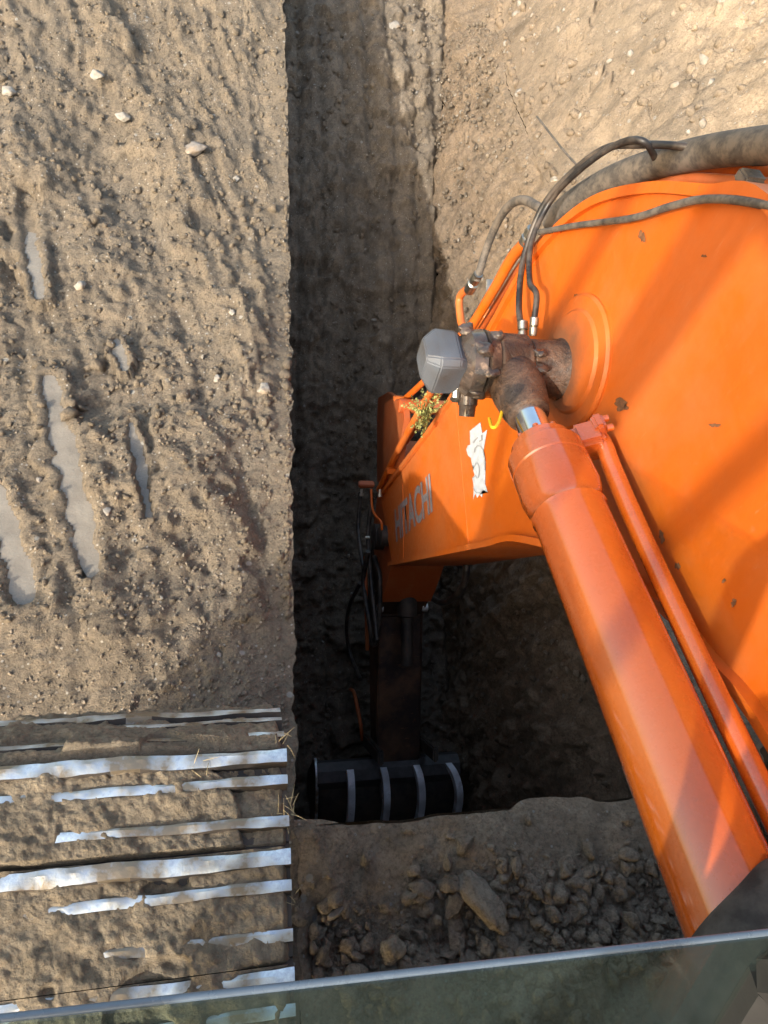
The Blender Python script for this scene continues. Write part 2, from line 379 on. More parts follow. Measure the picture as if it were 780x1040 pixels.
def disp(P, amp=1.):
    """vector displacement shared by every patch so that their seams meet"""
    a = fbm(P, 1.7, 3, 1)*.035; D = np.zeros_like(P)
    rim = np.exp(-(np.minimum(np.abs(P[..., 0]-XL(P[..., 1])), np.abs(P[..., 0]-XT(P[..., 1])))/.10)**2)
    D[..., 0] = fbm(P, 6.5, 5, 5, .5)*(.005+.005*rim); D[..., 1] = fbm(P, 6.5, 4, 12, .5)*.006; D[..., 2] = a+fbm(P, 5.5, 4, 20, .45)*.006
    D[..., 0] += fbm(P, 21., 4, 61, .6)*(.002+.005*rim); D[..., 2] += fbm(P, 24., 4, 66, .6)*.004
    return D*amp
def lumps(P):
    d = worley(P, 16., 3); e = worley(P, 38., 8); k = sst(fbm(P, 3., 3, 60), -.15, .4)
    return (.008*np.clip(.62-d, 0, 1)*k + .005*np.clip(.6-e, 0, 1))
def base_h(X, Y):
    return np.where(X < XL(Y)+.02, hL(Y), np.where(X > XT(Y)-.02, hR(X, Y), 0.))
def surf(X, Y, left=True):
    """final position of the open ground above (X,Y)"""
    H = base_h(X, Y); P = np.stack([X, Y, H], -1); D = disp(P)
    near = sst(np.hypot(X, Y-2), 14, 7)
    if left:
        edge = sst(XL(Y)-X, 0, .22); tr = sst(Y, .9, 1.9)
        z = ridges(P)*edge*(.35+.65*tr)
        XY = np.stack([X, Y], -1)
        for (a, b, w, lv) in PUD:
            wob = 1+.35*noise(np.stack([X, Y, X*0], -1), 14., 77)
            d = capsule(XY, a, b, w)*wob
            m = sst(d, 1.5, .95); z = z*(1-m)+(lv-.012)*m - D[..., 2]*m - H*0
            z = np.where((d > 1.) & (d < 2.6), np.maximum(z+D[..., 2], lv+.003+.022*np.clip(d-1.05, 0, .6))-D[..., 2], z)
    else:
        k_ = sst(X, XT(Y)-.05, XT(Y)+.35)*sst(Y, 1.2, 2.5); n_ = fbm(P*np.array([1, 1, .6]), 1.9, 5, 33, .55)
        z = (n_*.10+.06*sst(n_, .05, .10)+.05*sst(-n_, .25, .29)-.07*np.exp(-(fbm(P, 1.1, 5, 88, .6)/.018)**2)+fbm(P, 9., 4, 91, .6)*.032+np.clip(.6-worley(P, 7., 5), 0, 1)*.07*sst(fbm(P, 2., 2, 93), .0, .3))*k_
    D[..., 2] += (z + lumps(P)*near)
    D[..., 2] *= 1.
    return P + D*np.where(near > 0, 1, .3)[..., None]
def steps(*seg):
    out = [seg[0][0]]
    for a, b, d0, d1 in seg:
        x = a; n = 0; L = b-a; k = max(1, int(round(2*L/(d0+d1)))); t = np.arange(1, k+1)/k
        out += list(a + L*((2*d0*t+(d1-d0)*t*t)/(d0+d1)))
    return np.array(out)
gv, gf, off = [], [], 0
def put(P, flip=False):
    global off
    r, c, _ = P.shape; gv.append(P.reshape(-1, 3)); gf.append(grid_faces(r, c, off, flip)); off += r*c
ys = steps((-60, -2, 12, 1), (-2, .30, .2, .03), (.30, 3.2, .013, .016), (3.2, 9, .017, .04), (9, 70, .2, 12))
us = steps((-60, -3, 12, .3), (-3, -1.9, .2, .03), (-1.9, 0, .016, .0125)) # offset from the rim
Yg, Ug = np.meshgrid(ys, us, indexing='ij')
put(surf(XL(Yg)+Ug, Yg, True))
yn = steps((-60, -2, 12, 1), (-2, -.5, .2, .02), (-.5, Y0, .011, .011)); t = np.linspace(0, 1, 141)
Yg, Tg = np.meshgrid(yn, t, indexing='ij'); Xg = XL(Yg)+(XR(Yg)-XL(Yg))*Tg
P = surf(Xg, Yg, False)
crest = np.exp(-((Yg-(Y0-.13))/.16)**2)*(.020+.02*noise(np.stack([Xg*2.2, Yg*0, Yg*0], -1), 1., 4)) - .05*np.exp(-((Yg-.02)/.14)**2)*sst(Yg, -.5, -.1)
P[..., 2] += crest*sst(Tg, 0, .03)
nleft = sum(len(f) for f in gf)
P[-1] += np.stack([t*0, .035*fbm(np.stack([t*5, t*0, t*0], -1), 1., 3, 9), t*0-.02], -1)
put(P)
ur = steps((0, 1.5, .014, .022), (1.5, 5.5, .025, .05), (5.5, 60, .3, 10))
Yg, Ug = np.meshgrid(ys, ur, indexing='ij'); nright0 = sum(len(f) for f in gf); put(surf(XT(Yg)+Ug, Yg, False))
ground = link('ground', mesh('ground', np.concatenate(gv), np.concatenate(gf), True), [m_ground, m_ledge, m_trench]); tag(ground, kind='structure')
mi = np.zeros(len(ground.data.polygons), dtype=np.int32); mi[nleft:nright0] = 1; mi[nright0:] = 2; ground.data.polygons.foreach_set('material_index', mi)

# trench: floor ramp, side walls, near wall
gv, gf, off = [], [], 0
yt = steps((Y0, 3.2, .018, .018), (3.2, 9, .02, .035), (9, 14, .1, .3))
def rough_wall(P, n, amp, stretch):
    Q = P*np.array(stretch); d = (fbm(Q, 5., 5, 70, .58)*.03 + np.abs(fbm(Q, 2.2, 3, 75))*.035 + lumps(P)*.9)*amp
    return P + n*d[..., None]
t = np.linspace(0, 1, 90); Yg, Tg = np.meshgrid(yt, t, indexing='ij'); Xg = XL(Yg)-.02+(XR(Yg)-XL(Yg)+.04)*Tg
P = np.stack([Xg, Yg, DZ(Yg)], -1)
e = sst(Tg, 0, .05)*sst(Tg, 1, .95)
teeth = np.abs(np.sin((Xg-.1)*math.pi/.235))**.7*.06 + .05*noise(np.stack([Xg*7, Yg*.5, Yg*0], -1), 1., 3)*.5
ledge = .06*sst(fbm(np.stack([Xg*.8, Yg*1.6, Yg*0], -1), 2.4, 4, 19), .22, .30)+.03*sst(fbm(P*np.array([1, 1.4, 1]), 5., 4, 29), .2, .3)
Pn = np.array([0, -.45, .9])
P = P + Pn*((teeth+ledge+fbm(P, 16., 4, 172, .62)*.024)*e)[..., None] + disp(P, .8)
P[..., 2] += lumps(P)*1.2
put(P); nfl = sum(len(f) for f in gf)
for side, fn in ((0, XL), (1, XR)):
    s = np.linspace(0, 1, 150 if side else 90); Yg, Sg = np.meshgrid(yt, s, indexing='ij')
    top = hL(Yg) if side == 0 else 0*Yg; X = fn(Yg) if side == 0 else XR(Yg)+(XT(Yg)-XR(Yg))*(1-Sg)**1.6
    # right wall leans back a little near its rim
    P = np.stack([X + 0*Sg, Yg, top+(DZ(Yg)-.03-top)*Sg], -1)
    e = sst(Sg, 0, .04); d = (fbm(P*np.array([1, 1.6, .45]), 4.5, 5, 70, .6)*.035+np.abs(fbm(P*np.array([1, 1.2, .35]), 2.0, 3, 75))*.06-.03+lumps(P)*1.8+fbm(P, 16., 4, 171, .6)*.014+.035*sst(fbm(P*np.array([1, 1.3, .8]), 3.3, 4, 31), .22, .3))*e
    if side: nw0 = sum(len(f) for f in gf)
    P = P + disp(P, 1.)*(1-e[..., None]*.5); P[..., 0] += d*(-1 if side else .3) - (0 if side else .03*e)
    put(P)
s = np.linspace(0, 1, 120); t = np.linspace(0, 1, 90); Sg, Tg = np.meshgrid(s, t, indexing='ij')
Xg = XL(Y0)+(XR(Y0)-XL(Y0))*Tg; P = np.stack([Xg, Y0+0*Xg, -(3.1)*Sg], -1); e = sst(Sg, 0, .03)
P = P+disp(P, 1.); P[..., 1] += fbm(P*np.array([1.5, 1, .4]), 4., 4, 50)*.04*e - .03*e; P[0, :, 2] -= .0
nw1 = sum(len(f) for f in gf); put(P)
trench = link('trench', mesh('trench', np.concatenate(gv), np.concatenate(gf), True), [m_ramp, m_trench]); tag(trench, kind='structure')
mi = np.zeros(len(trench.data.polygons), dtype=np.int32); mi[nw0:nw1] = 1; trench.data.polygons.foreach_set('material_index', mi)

# muddy water lying in the ruts
for (a, b, w, lv) in PUD:
    a = np.array(a); b = np.array(b); d = (b-a)/np.linalg.norm(b-a); nrm = np.array([-d[1], d[0]]); L = np.linalg.norm(b-a)
    V = []; n = 40
    for k in range(n):
        th = 2*math.pi*k/n; q = a+(b-a)*.5+d*math.cos(th)*(L*.5+w*1.3)+nrm*math.sin(th)*w*1.6
        V.append((q[0], q[1], hL(np.array(q[1]))*0+lv))
    o = link('puddle', mesh('puddle', V, [list(range(n))]), m_water); tag(o, kind='structure')

# ------------------------------------------------------------------ stones and clods
def rock_mesh(seed, sub=3, ang=.35, rough=.09, cut=(.48, .40), ncut=13):
    bm = bmesh.new(); bmesh.ops.create_icosphere(bm, subdivisions=sub, radius=1.)
    V = np.array([v.co[:] for v in bm.verts]); r = np.random.default_rng(seed)
    for _ in range(ncut):      # cut facets
        n = r.normal(size=3); n /= np.linalg.norm(n); k = cut[0]+r.random()*cut[1]; dd = V@n; V = V-np.outer(np.clip(dd-k, 0, 9)*(.9), n)
    V *= (1+fbm(V+seed, 1.6, 2, seed)*ang*.5+fbm(V+seed, 5., 3, seed)*rough)[:, None]
    V *= np.array([1, .75+.2*r.random(), .6+.2*r.random()]); F = np.array([[v.index for v in f.verts] for f in bm.faces]); bm.free(); return V, F
def ground_pt(px, py, left, z0=0.):
    p = at(px, py, 'z', z0)
    for _ in range(3):
        q = surf(np.array([[p.x]]), np.array([[p.y]]), left)[0, 0]; p = at(px, py, 'z', float(q[2]))
    return p, float(q[2])
def rotm(r, full=True):
    q = Quaternion((r.normal(), r.normal(), r.normal(), r.normal())).normalized() if full else Quaternion((0, 0, 1), r.random()*6.28)
    return np.array(q.to_matrix())
def stuff(name, pts, sizes, mat, seed, sub=1, sink=.3, label=None, cat=None):
    r = np.random.default_rng(seed); var = [rock_mesh(seed+i, sub, .5, .10, (.34, .40), 11) for i in range(12)]; VV, FF, o = [], [], 0
    for (p, s) in zip(pts, sizes):
        V, F = var[r.integers(12)]; V = V*1.35; R = rotm(r); W = (V@R.T)*s+np.array(p)+np.array([0, 0, s*(.6-sink)]); VV.append(W); FF.append(F+o); o += len(V)
    ob = link(name, mesh(name, np.concatenate(VV), np.concatenate(FF), False), mat); return tag(ob, label, cat, kind='stuff')
# loose crumbs over the near end of the trench
r = np.random.default_rng(31)
def near_pts(n, x0, x1, y0, y1, dens=None):
    X = r.uniform(x0, x1, n*3); Y = r.uniform(y0, y1, n*3)
    k = r.random(n*3) < (dens(X, Y) if dens else 1); X, Y = X[k][:n], Y[k][:n]
    P = surf(X[None], Y[None], False)[0]
    P[:, 2] += np.exp(-((Y-(Y0-.13))/.16)**2)*.02 - .05*np.exp(-((Y-.02)/.14)**2)*sst(Y, -.5, -.1)
    return P
dens = lambda X, Y: np.clip(.04+.96*sst(Y, .27, .12)*sst(fbm(np.stack([X, Y, X*0], -1), 4, 2, 3), -.7, .2), 0, 1)
P = near_pts(9000, .22, 2.05, -.45, .36, dens); sz = .0028+.034*r.random(len(P))**11+.006*r.random(len(P))**2
stuff('loose_crumbs', P, sz, m_clod, 5, 2, .25, 'loose brown soil crumbs heaped on the ground at the near end of the trench', 'crumbs')
# gravelly crumbs in front of the track
n = 4200; X = r.uniform(-1.2, .22, n); Y = .75+1.5*r.random(n)**1.9; k = r.random(n) < sst(X, -1.3, .1)*.9+.15
X, Y = X[k], Y[k]; P = surf(X[None], Y[None], True)[0]; ok = np.ones(len(P), bool)
for (a, b, w, lv) in PUD: ok &= capsule(P[:, :2], a, b, w) > 1.5
P = P[ok]; sz = .0028+.0085*r.random(len(P))**3
stuff('loose_gravel', P, sz, m_clod, 15, 1, .35, 'fine loose gravel and crumbs on the ground just ahead of the track', 'gravel')
n = 9000; X = r.uniform(-1.9, .40, n); Y = 1.2+6*r.random(n)**1.2; X = np.minimum(X, XL(Y)-.02); P = surf(X[None], Y[None], True)[0]; ok = np.ones(len(P), bool)
for (a, b, w, lv) in PUD: ok &= capsule(P[:, :2], a, b, w) > 1.5
P = P[ok]; sz = .0035+.018*r.random(len(P))**5
cl = sst(fbm(P*np.array([1, 1, 0]), 1.6, 2, 303), .1, .35); sz = sz+cl*.030*r.random(len(P))**7
stuff('scattered_crumbs', P, sz, m_ground, 25, 1, .45, 'small crumbs of tan earth scattered over the rutted ground left of the trench', 'crumbs')
n = 5000; X = r.uniform(2.0, 7, n); Y = r.uniform(2.5, 9, n); X = np.maximum(X, XT(Y)+.03); P = surf(X[None], Y[None], False)[0]; sz = .006+.05*r.random(len(P))**5
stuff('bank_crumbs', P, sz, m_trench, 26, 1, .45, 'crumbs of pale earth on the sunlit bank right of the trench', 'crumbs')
def single(name, px, py, size, mat, seed, label, cat, left=True, scale=(1, 1, .75), rotz=0., sink=.55, dz=0., group=None):
    size *= (1.35 if name == 'stone' else 1.45 if name == 'clod' else 1.); p, z = ground_pt(px, py, left); V, F = rock_mesh(seed, 3, .45, .05); V = V*np.array(scale)*size
    ob = link(name, mesh(name, V, F, False), mat); ob.location = (p.x, p.y, z+size*scale[2]*(.6-sink)+dz); ob.rotation_euler = (random.uniform(-.3, .3), random.uniform(-.3, .3), rotz)
    tag(ob, label, cat, group); return ob
G = 'pale stones lying in the rutted ground'
for i, (px, py, s, lab) in enumerate([
    (268, 395, .040, 'angular white stone near the trench edge, largest of the pale stones'),
    (220, 385, .018, 'small white stone left of the large white one'),
    (97, 77, .040, 'pale rounded stone near the top left corner'),
    (240, 182, .026, 'white stone with a blue grey side near the trench edge in the upper ground'),
    (200, 152, .060, 'grey embedded stone beside a tan lump in the upper ground'),
    (82, 290, .030, 'flat tan white stone right of the upper wet rut'),
    (124, 118, .045, 'mottled pale stone at the middle of the upper left ground'),
    (8, 92, .035, 'pale stone at the far left, below the top corner'),
    (236, 318, .018, 'small cream stone right of the ridge, above the large white stone'),
    (40, 487, .016, 'small grey pebble left of the long wet rut'),
    (108, 520, .018, 'pebble on the right bank of the long wet rut'),
    (222, 665, .012, 'tiny pebble in the gravel ahead of the track')]):
    single('stone', px, py, s, m_stone2 if i in (4, 9) else m_stone, 100+i, lab, 'stone', rotz=i*1.3, group=G)
G2 = 'clods of earth at the near end of the trench'
for i, (px, py, s, sc, rz, lab) in enumerate([
    (487, 918, .082, (1.25, .70, .62), -.95, 'long grey slab of earth, the largest clod in the middle of the heap'),
    (400, 965, .042, (1, .9, .8), .4, 'rounded grey clod in front, close above the glass edge'),
    (461, 921, .036, (1.1, .8, .7), 1.2, 'brown clod touching the left side of the large slab'),
    (468, 852, .040, (1.5, .7, .5), .1, 'dark clod on the smooth crest at the trench lip'),
    (342, 927, .020, (1.4, .8, .6), .7, 'small pale stone left of the rounded clod'),
    (590, 893, .040, (1, .9, .6), .3, 'brown clod half way between large slab and orange cylinder'),
    (545, 905, .024, (1, .9, .7), 2., 'small clod right of the large slab'),
    (374, 872, .026, (1, .8, .6), 1., 'small clod near the left of the heap below the crest'),
    (640, 935, .032, (1, .8, .7), 1.7, 'clod close beside the lower end of the orange cylinder')]):
    single('clod', px, py, s, m_stone2 if i == 4 else (m_silt if i in (0, 1) else m_clod), 300+i, lab, 'clod', False, sc, rz, .25, -.01, G2)
G3 = 'lumps of mud on the rutted ground'
for i, (px, py, s, lab) in enumerate([
    (148, 565, .05, 'round lump of mud at the foot of the narrow wet rut'), (25, 205, .08, 'big pale lump of mud above the upper wet rut'),
    (160, 392, .045, 'lump of mud above the narrow wet rut'), (190, 125, .075, 'tan lump of earth beside the grey embedded stone')]):
    ob = single('mud_lump', px, py, s, m_ground, 400+i, lab, 'mud', True, (1, .95, .6), i*.7, .35, -.01, G3)
# stones stuck in the trench ramp and wall
def ramp_pt(px, py):
    p = at(px, py, 'z', -1.)
    for _ in range(12): p = at(px, py, 'z', float(DZ(np.array(p.y)))+.04)
    return p
G4 = 'pale stones stuck in the cut earth of the trench'
for i, (px, py, s, lab) in enumerate([
    (402, 27, .075, 'large pale stone stuck high in the far ramp of the trench'), (441, 143, .035, 'pale stone at the corner of the ramp and right wall'),
    (346, 146, .035, 'pale stone in the middle of the trench ramp'), (304, 35, .05, 'blue grey stone at the top left edge of the trench ramp'),
    (337, 327, .026, 'small pale stone low in the trench ramp'), (407, 60, .028, 'small stone just below the large pale stone of the ramp')]):
    p = ramp_pt(px, py); V, F = rock_mesh(500+i, 3, .45, .05); ob = link('stone', mesh('stone', V*s, F), m_stone); ob.location = p; tag(ob, lab, 'stone', G4)
def cut_crumbs():
    n = 4200; y = .9+7.8*r.random(n); x = XL(y)+.03+(XR(y)-XL(y)-.06)*r.random(n)
    tz = np.abs(np.sin((x-.1)*math.pi/.235))**.7*.05
    P = np.stack([x, y-.45*tz, DZ(y)+.9*tz+.012], -1); sz = .006+.034*r.random(n)**6
    y = .9+7.*r.random(n); u = r.random(n)*.92+.04; x = XR(y)+(XT(y)-XR(y))*(1-u)**1.6; P2 = np.stack([x-.012, y, DZ(y)*u], -1); sz2 = .005+.026*r.random(n)**6
    stuff('cut_crumbs', np.concatenate([P, P2]), np.concatenate([sz, sz2]), m_ramp, 71, 1, .55, 'crumbs of brown earth clinging to the cut ramp and wall of the trench', 'crumbs')
    n = 900; X = r.uniform(2.1, 6, n); Y = r.uniform(2.5, 9, n); X = np.maximum(X, XT(Y)+.03); P = surf(X[None], Y[None], False)[0]; sz = .008+.045*r.random(n)**4
    stuff('bank_pebbles', P, sz, m_stone, 72, 1, .75, 'pale rounded pebbles embedded in the sunlit bank right of the trench', 'pebbles')
cut_crumbs()
def wall_stuff():
    P = []; sz = []
    for _ in range(260):
        y = r.uniform(2, 9); z = r.uniform(float(DZ(np.array(y))), -.1); z = min(z, -.1); sg = -z/-float(DZ(np.array(y))-.1); P.append((float(XR(y)+(XT(y)-XR(y))*max(0, 1-abs(sg))**1.6)-.015, y, z)); sz.append(.006+.02*r.random()**3)
    for _ in range(260):
        y = r.uniform(2, 9); x = r.uniform(float(XL(y))+.2, float(XR(y))); P.append((x, y, float(DZ(np.array(y)))+.03)); sz.append(.006+.02*r.random()**3)
    stuff('pebbles', P, sz, m_stone, 44, 1, .6, 'small pale pebbles embedded all over the cut trench wall and ramp', 'pebbles')
wall_stuff()

# ------------------------------------------------------------------ EXCAVATOR
EX = empty('excavator', None, (1.10, -1.6, 0)); tag(EX, 'orange tracked excavator seen from its cab, boom reaching down into the trench', 'excavator')
EXI = Matrix.Translation((-1.10, 1.6, 0))
def ex(o):   # adopt a world-space part under the machine
    o.parent = EX; o.matrix_parent_inverse = EXI; return o

# ---- track
def shoe_profile():
    """(y,z) section of a triple grouser shoe; y 0 is its leading edge, positive ahead"""
    return [(.118, -.012), (.118, -.002), (.106, .010), (.103, .033), (.092, .037), (.072, .034), (.066, .008), (.044, .004), (.040, .026), (.034, .029), (.020, .027), (.015, .004),
            (-.043, .004), (-.047, .027), (-.053, .029), (-.067, .026), (-.072, .004), (-.096, .002), (-.104, -.012)]
def make_shoe(parent, w):
    bm = bmesh.new(); pr = shoe_profile(); nx = 46; rows = []
    for i in range(nx+1):
        x = -w/2+w*i/nx; row = []
        for (y, z) in pr:
            j = fbm(np.array([x*9, y*30, z*20]), 1., 3, 5) if z > .02 else 0
            row.append(bm.verts.new((x, y+j*.0035, z+float(j)*.0042)))
        rows.append(row)
    n = len(pr)
    for A, B in zip(rows, rows[1:]):
        for k in range(n): bm.faces.new((A[k], B[k], B[(k+1) % n], A[(k+1) % n]))
    bm.faces.new(rows[0]); bm.faces.new(rows[-1][::-1])
    me = finish_bm(bm, 'track_shoe', True, 30); me.materials.append(m_steel_dark); me.materials.append(m_steel)
    for p in me.polygons:
        if p.center.z > .022 and abs(p.normal.x) < .9: p.material_index = 1
    return link('track_shoe', me, None, parent)
TW = .72; TXR = .137; TXC = TXR-TW/2; PITCH = .2165; TOPZ = .965
def track_path():
    """(y, z, angle) of every shoe round the track; angle tips the shoe down at the front"""
    out = []; yb = .1055   # centre of a shoe: its tall bar sits at centre + .0875
    zt = TOPZ; R = .44
    k = 0; y = yb
    while y > -3.6: out.append((y, zt, 0.)); y -= PITCH
    # wrap round the idler, joint by joint
    y, z = yb+PITCH/2, zt
    for a in (.12, .92, 1.32, 1.7, 2.1, 2.5, 2.95):
        cy, cz = math.cos(a)*PITCH, -math.sin(a)*PITCH; out.append((y+cy/2, z+cz/2, a)); y += cy; z += cz
    y2 = y-.1; z2 = .035
    while y2 > -3.6: out.append((y2, z2, math.pi)); y2 -= PITCH
    return out
def mud_sheet(w, shoes):
    VV, FF, o = [], [], 0; nx = 150
    for (y, z, a) in shoes:
        flat = a < .05
        X = np.linspace(-w/2+.004, w/2-.004, nx); Yl = np.linspace(-.1075, .1075, 46); Xg, Yg = np.meshgrid(X, Yl, indexing='ij')
        Q = np.stack([Xg, Yg+y-z*1.7, Xg*0], -1)
        lx = (X-X[0])/(X[-1]-X[0])
        low = .0285 + (.006 if a > .05 else 0.) - .0085*sst(Xg, -.22, .36)                # thicker to the left
        h = low + fbm(Q*np.array([.7, 1.6, 1]), 3., 3, 3)*.013 + fbm(Q, 18., 5, 9, .65)*.0065 + .008*np.clip(.5-worley(Q, 34., 2), 0, 1)
        h -= .018*sst(fbm(Q*np.array([1, 1.5, 1]), 3.0, 3, 61), .56, .62)          # bare patches
        edge_ = np.exp(-((Yg-.088)/.016)**2) + .8*np.exp(-((Yg-.030)/.012)**2) + .8*np.exp(-((Yg+.056)/.012)**2)
        h -= edge_*.0038*(.5+.5*sst(Xg, -.3, .1))
        h = np.minimum(h, .052)
        e = np.minimum(sst(Xg, w/2, w/2-.02), sst(Xg, -w/2, -w/2+.02))
        if not flat: e = e*np.minimum(sst(Yg, .1075, .098), sst(Yg, -.1075, -.100))
        elif y > .0: e = e*(sst(Yg, -.1085, -.104)*.0+1)
        h = h - .016*np.exp(-((Yg+.1075)/.004)**2)*sst(fbm(Q, 5., 2, 5), -.1, .2); h = (h+.012)*e-.010
        Pl = np.stack([Xg, Yg, h], -1)
        ca, sa = math.cos(-a), math.sin(-a)
        W = np.stack([Pl[..., 0], y+Pl[..., 1]*ca-Pl[..., 2]*sa, z+Pl[..., 1]*sa+Pl[..., 2]*ca], -1)
        VV.append(W.reshape(-1, 3)); FF.append(grid_faces(nx, 46, o, True)); o += nx*46
    return mesh('caked_mud', np.concatenate(VV), np.concatenate(FF), True)
def make_track(xc):
    tr = ex(empty('track')); path = track_path(); first = None
    for (y, z, a) in path:
        o = make_shoe(tr, TW) if first is None else first.copy()
        if first is None: first = o
        else: C.objects.link(o)
        o.parent = tr; o.location = (xc, y, z); o.rotation_euler = (-a, 0, 0)
    vis = [p for p in path if p[1] > .5 and p[0] > -1.2]
    mo = link('caked_mud', mud_sheet(TW, vis), m_mudcake, tr); mo.location.x = xc; tag(mo, 'dry brown mud packed between the grousers', kind='stuff')
    bm = bmesh.new(); add_box(bm, (xc, -1.75, .5), (.34, 3.4, .42), None, .04); link('track_frame', finish_bm(bm, 'track_frame'), m_orange_dirty, tr)
    lathe('idler_wheel', (xc-.14, .26, .52), (xc+.14, .26, .52), [(0, .26), (.02, .34), (.10, .34), (.11, .37), (.17, .37), (.18, .34), (.26, .34), (.28, .26)], m_steel_dark, tr)
    return tr
make_track(TXC); make_track(2*1.10-TXC+.05)

# ---- boom
XB = 1.0; BW = .46
def yz(px, py, x=XB):
    p = at(px, py, 'x', x); return (p.y, p.z)
top = [yz(*p) for p in [(387, 506), (412, 473), (440, 437), (470, 392), (500, 338), (528, 288), (549, 258), (577, 229), (612, 207), (663, 197), (720, 201), (780, 212)]]
top += [(.72, 2.02), (.25, 2.04), (-.12, 1.95), (-.28, 1.82)]
bot = [yz(*p) for p in [(398, 571), (430, 564), (462, 557), (500, 549), (530, 543)]]
bot += [(.88, 1.12), yz(680, 610), yz(728, 664), yz(780, 724), (-.05, 1.60), (-.25, 1.62)]
def smooth2(pts, n=6): return [(v.y, v.z) for v in catmull([(0, a, b) for a, b in pts], n)]
topS = smooth2(top); botS = smooth2(bot, 5)
boom = ex(empty('boom'))
bm = bmesh.new(); prism_x(bm, topS+botS[::-1], XB, XB+BW)
bmesh.ops.triangulate(bm, faces=[f for f in bm.faces if len(f.verts) > 4])
me = finish_bm(bm, 'boom_plates', True, 25); link('side_plate', me, m_boomside, boom)
bm = bmesh.new(); ribbon_x(bm, topS, XB-.018, XB+BW+.018, -.026); link('top_plate', finish_bm(bm, 'top_plate', True, 30), m_orange, boom)
bm = bmesh.new(); ribbon_x(bm, botS, XB-.030, XB+BW+.030, .024); link('bottom_plate', finish_bm(bm, 'bottom_plate', True, 30), m_orange_dirty if False else m_orange, boom)
# weld seams on the side plate
def seam(pa, pb, w=.0035):
    a = at(*pa, 'x', XB-.001); b = at(*pb, 'x', XB-.001); tube('weld_seam', [a, b], w, m_orange, boom, 6, 0)
seam((462, 400), (476, 553), .0014); seam((409, 492), (410, 567), .0025)
# boss ring
pin = at(573, 376, 'x', XB)
def on(x): return Vector((x, pin.y, pin.z))
ring_c = at(585, 368, 'x', XB)
def rc(x): return Vector((x, ring_c.y, ring_c.z))
lathe('boss_plate', rc(XB+.02), rc(XB-.022), [(0, .198), (.026, .198), (.034, .190), (.036, .155), (.044, .146)], m_boomside, boom, 64)
bossx = XB-.135
lathe('pin_boss', on(XB+.01), on(bossx), [(0, .100), (.03, .098), (.045, .088), (.138, .086), (.145, .080)], m_eye, boom, 48)
# ---- boom cylinder
cyl = ex(empty('boom_cylinder'))
xc_ = XB-.185
A = at(534, 392, 'x', xc_); A.y, A.z = pin.y, pin.z
Bp = at(738, 905, 'x', .80)
T = (Bp-A).normalized()
lathe('rod_eye', on(XB-.135), on(XB-.245), [(0, .088), (.01, .098), (.10, .098), (.11, .088)], m_eye, cyl, 48)
def AT(t): return A+T*t
t_rod0, t_rod1 = .07, .25
lathe('rod_neck', AT(.03), AT(.3), [(0, .080), (.10, .078), (.16, .070), (.20, .060), (.205, .052)], m_eye, cyl)
lathe('chrome_rod', AT(.12), AT(.5), [(0, .045), (.40, .045)], m_chrome, cyl, 48)
L = 1.75
bl = lathe('barrel', AT(.355), AT(2.2), [(0, .052), (.002, .078), (.006, .083), (.040, .084), (.042, .097), (.048, .102), (.100, .102), (.104, .099), (.108, .102), (.19, .102), (.225, .094), (.24, .0905), (.252, .094), (.262, .090), (L, .090), (L+.01, .07)], m_orange_cyl, cyl, 72)
# gland bolts and oil pipe on the barrel's upper right side
side = T.cross(Vector((0, 0, 1))); up = at(600, 440, 'x', xc_)
nrm = Vector((.85, .1, .35)); nrm = (nrm-T*nrm.dot(T)).normalized(); bi = T.cross(nrm).normalized()
blk = AT(.385)+nrm*.118
rotb = Matrix((nrm, bi, T)).transposed()
box('port_block', blk, (.075, .085, .085), m_orange_cyl, cyl, rotb, .012)
capn = AT(.375)+nrm*.150
box('pipe_flange', capn+T*(-.005), (.030, .115, .055), m_orange_cyl, cyl, rotb, .008)
for s1 in (-1, 1):
    for s2 in (-1, 1):
        c0 = capn+bi*(.040*s1)+T*(.018*s2)+nrm*.014
        lathe('flange_bolt', c0, c0+nrm*.02, [(0, .0095), (.016, .0095), (.016, .005), (.011, .005)], m_orange_cyl, cyl, 12)
tube('oil_pipe', [capn-T*.01, capn+T*.05, capn+T*.12-nrm*.006, AT(.72)+nrm*.134, AT(1.1)+nrm*.126, AT(1.9)+nrm*.120], .0235, m_orange_cyl, cyl, 22)
for k in range(9):
    th = 2*math.pi*k/9+.3; c0 = AT(.352)+(nrm*math.cos(th)+bi*math.sin(th))*.068; lathe('gland_bolt', c0, c0-T*.012, [(0, .008), (.01, .008), (.012, .006)], m_orange_cyl, cyl, 6)
# greasy outer collar and lamp at the pin end
col = ex(empty('pin_end'))
x1 = XB-.262
lathe('greasy_collar', on(XB-.225), on(x1-.105), [(0, .070), (.012, .085), (.02, .098), (.05, .104), (.056, .090), (.062, .104), (.10, .098), (.115, .080), (.13, .060)], m_grease, col, 40)
def lump(name, c, s, mat, parent, seed, rough=.2, sub=3):
    V, F = rock_mesh(seed, sub, .5, rough); return link(name, mesh(name, V*np.array(s)+np.array(c), F, True), mat, parent)
for i, (dx, dy, dz, s) in enumerate([(-.30, -.03, .09, .035), (-.27, -.08, .055, .034), (-.33, .06, .08, .03), (-.30, -.10, -.02, .03), (-.13, -.07, .07, .028), (-.14, -.09, .03, .022), (-.12, -.03, .09, .022), (-.25, .02, .10, .025)]):
    lump('grease_blob', (XB+dx, pin.y+dy, pin.z+dz), (s, s, s*.7), m_grease, col, 600+i)
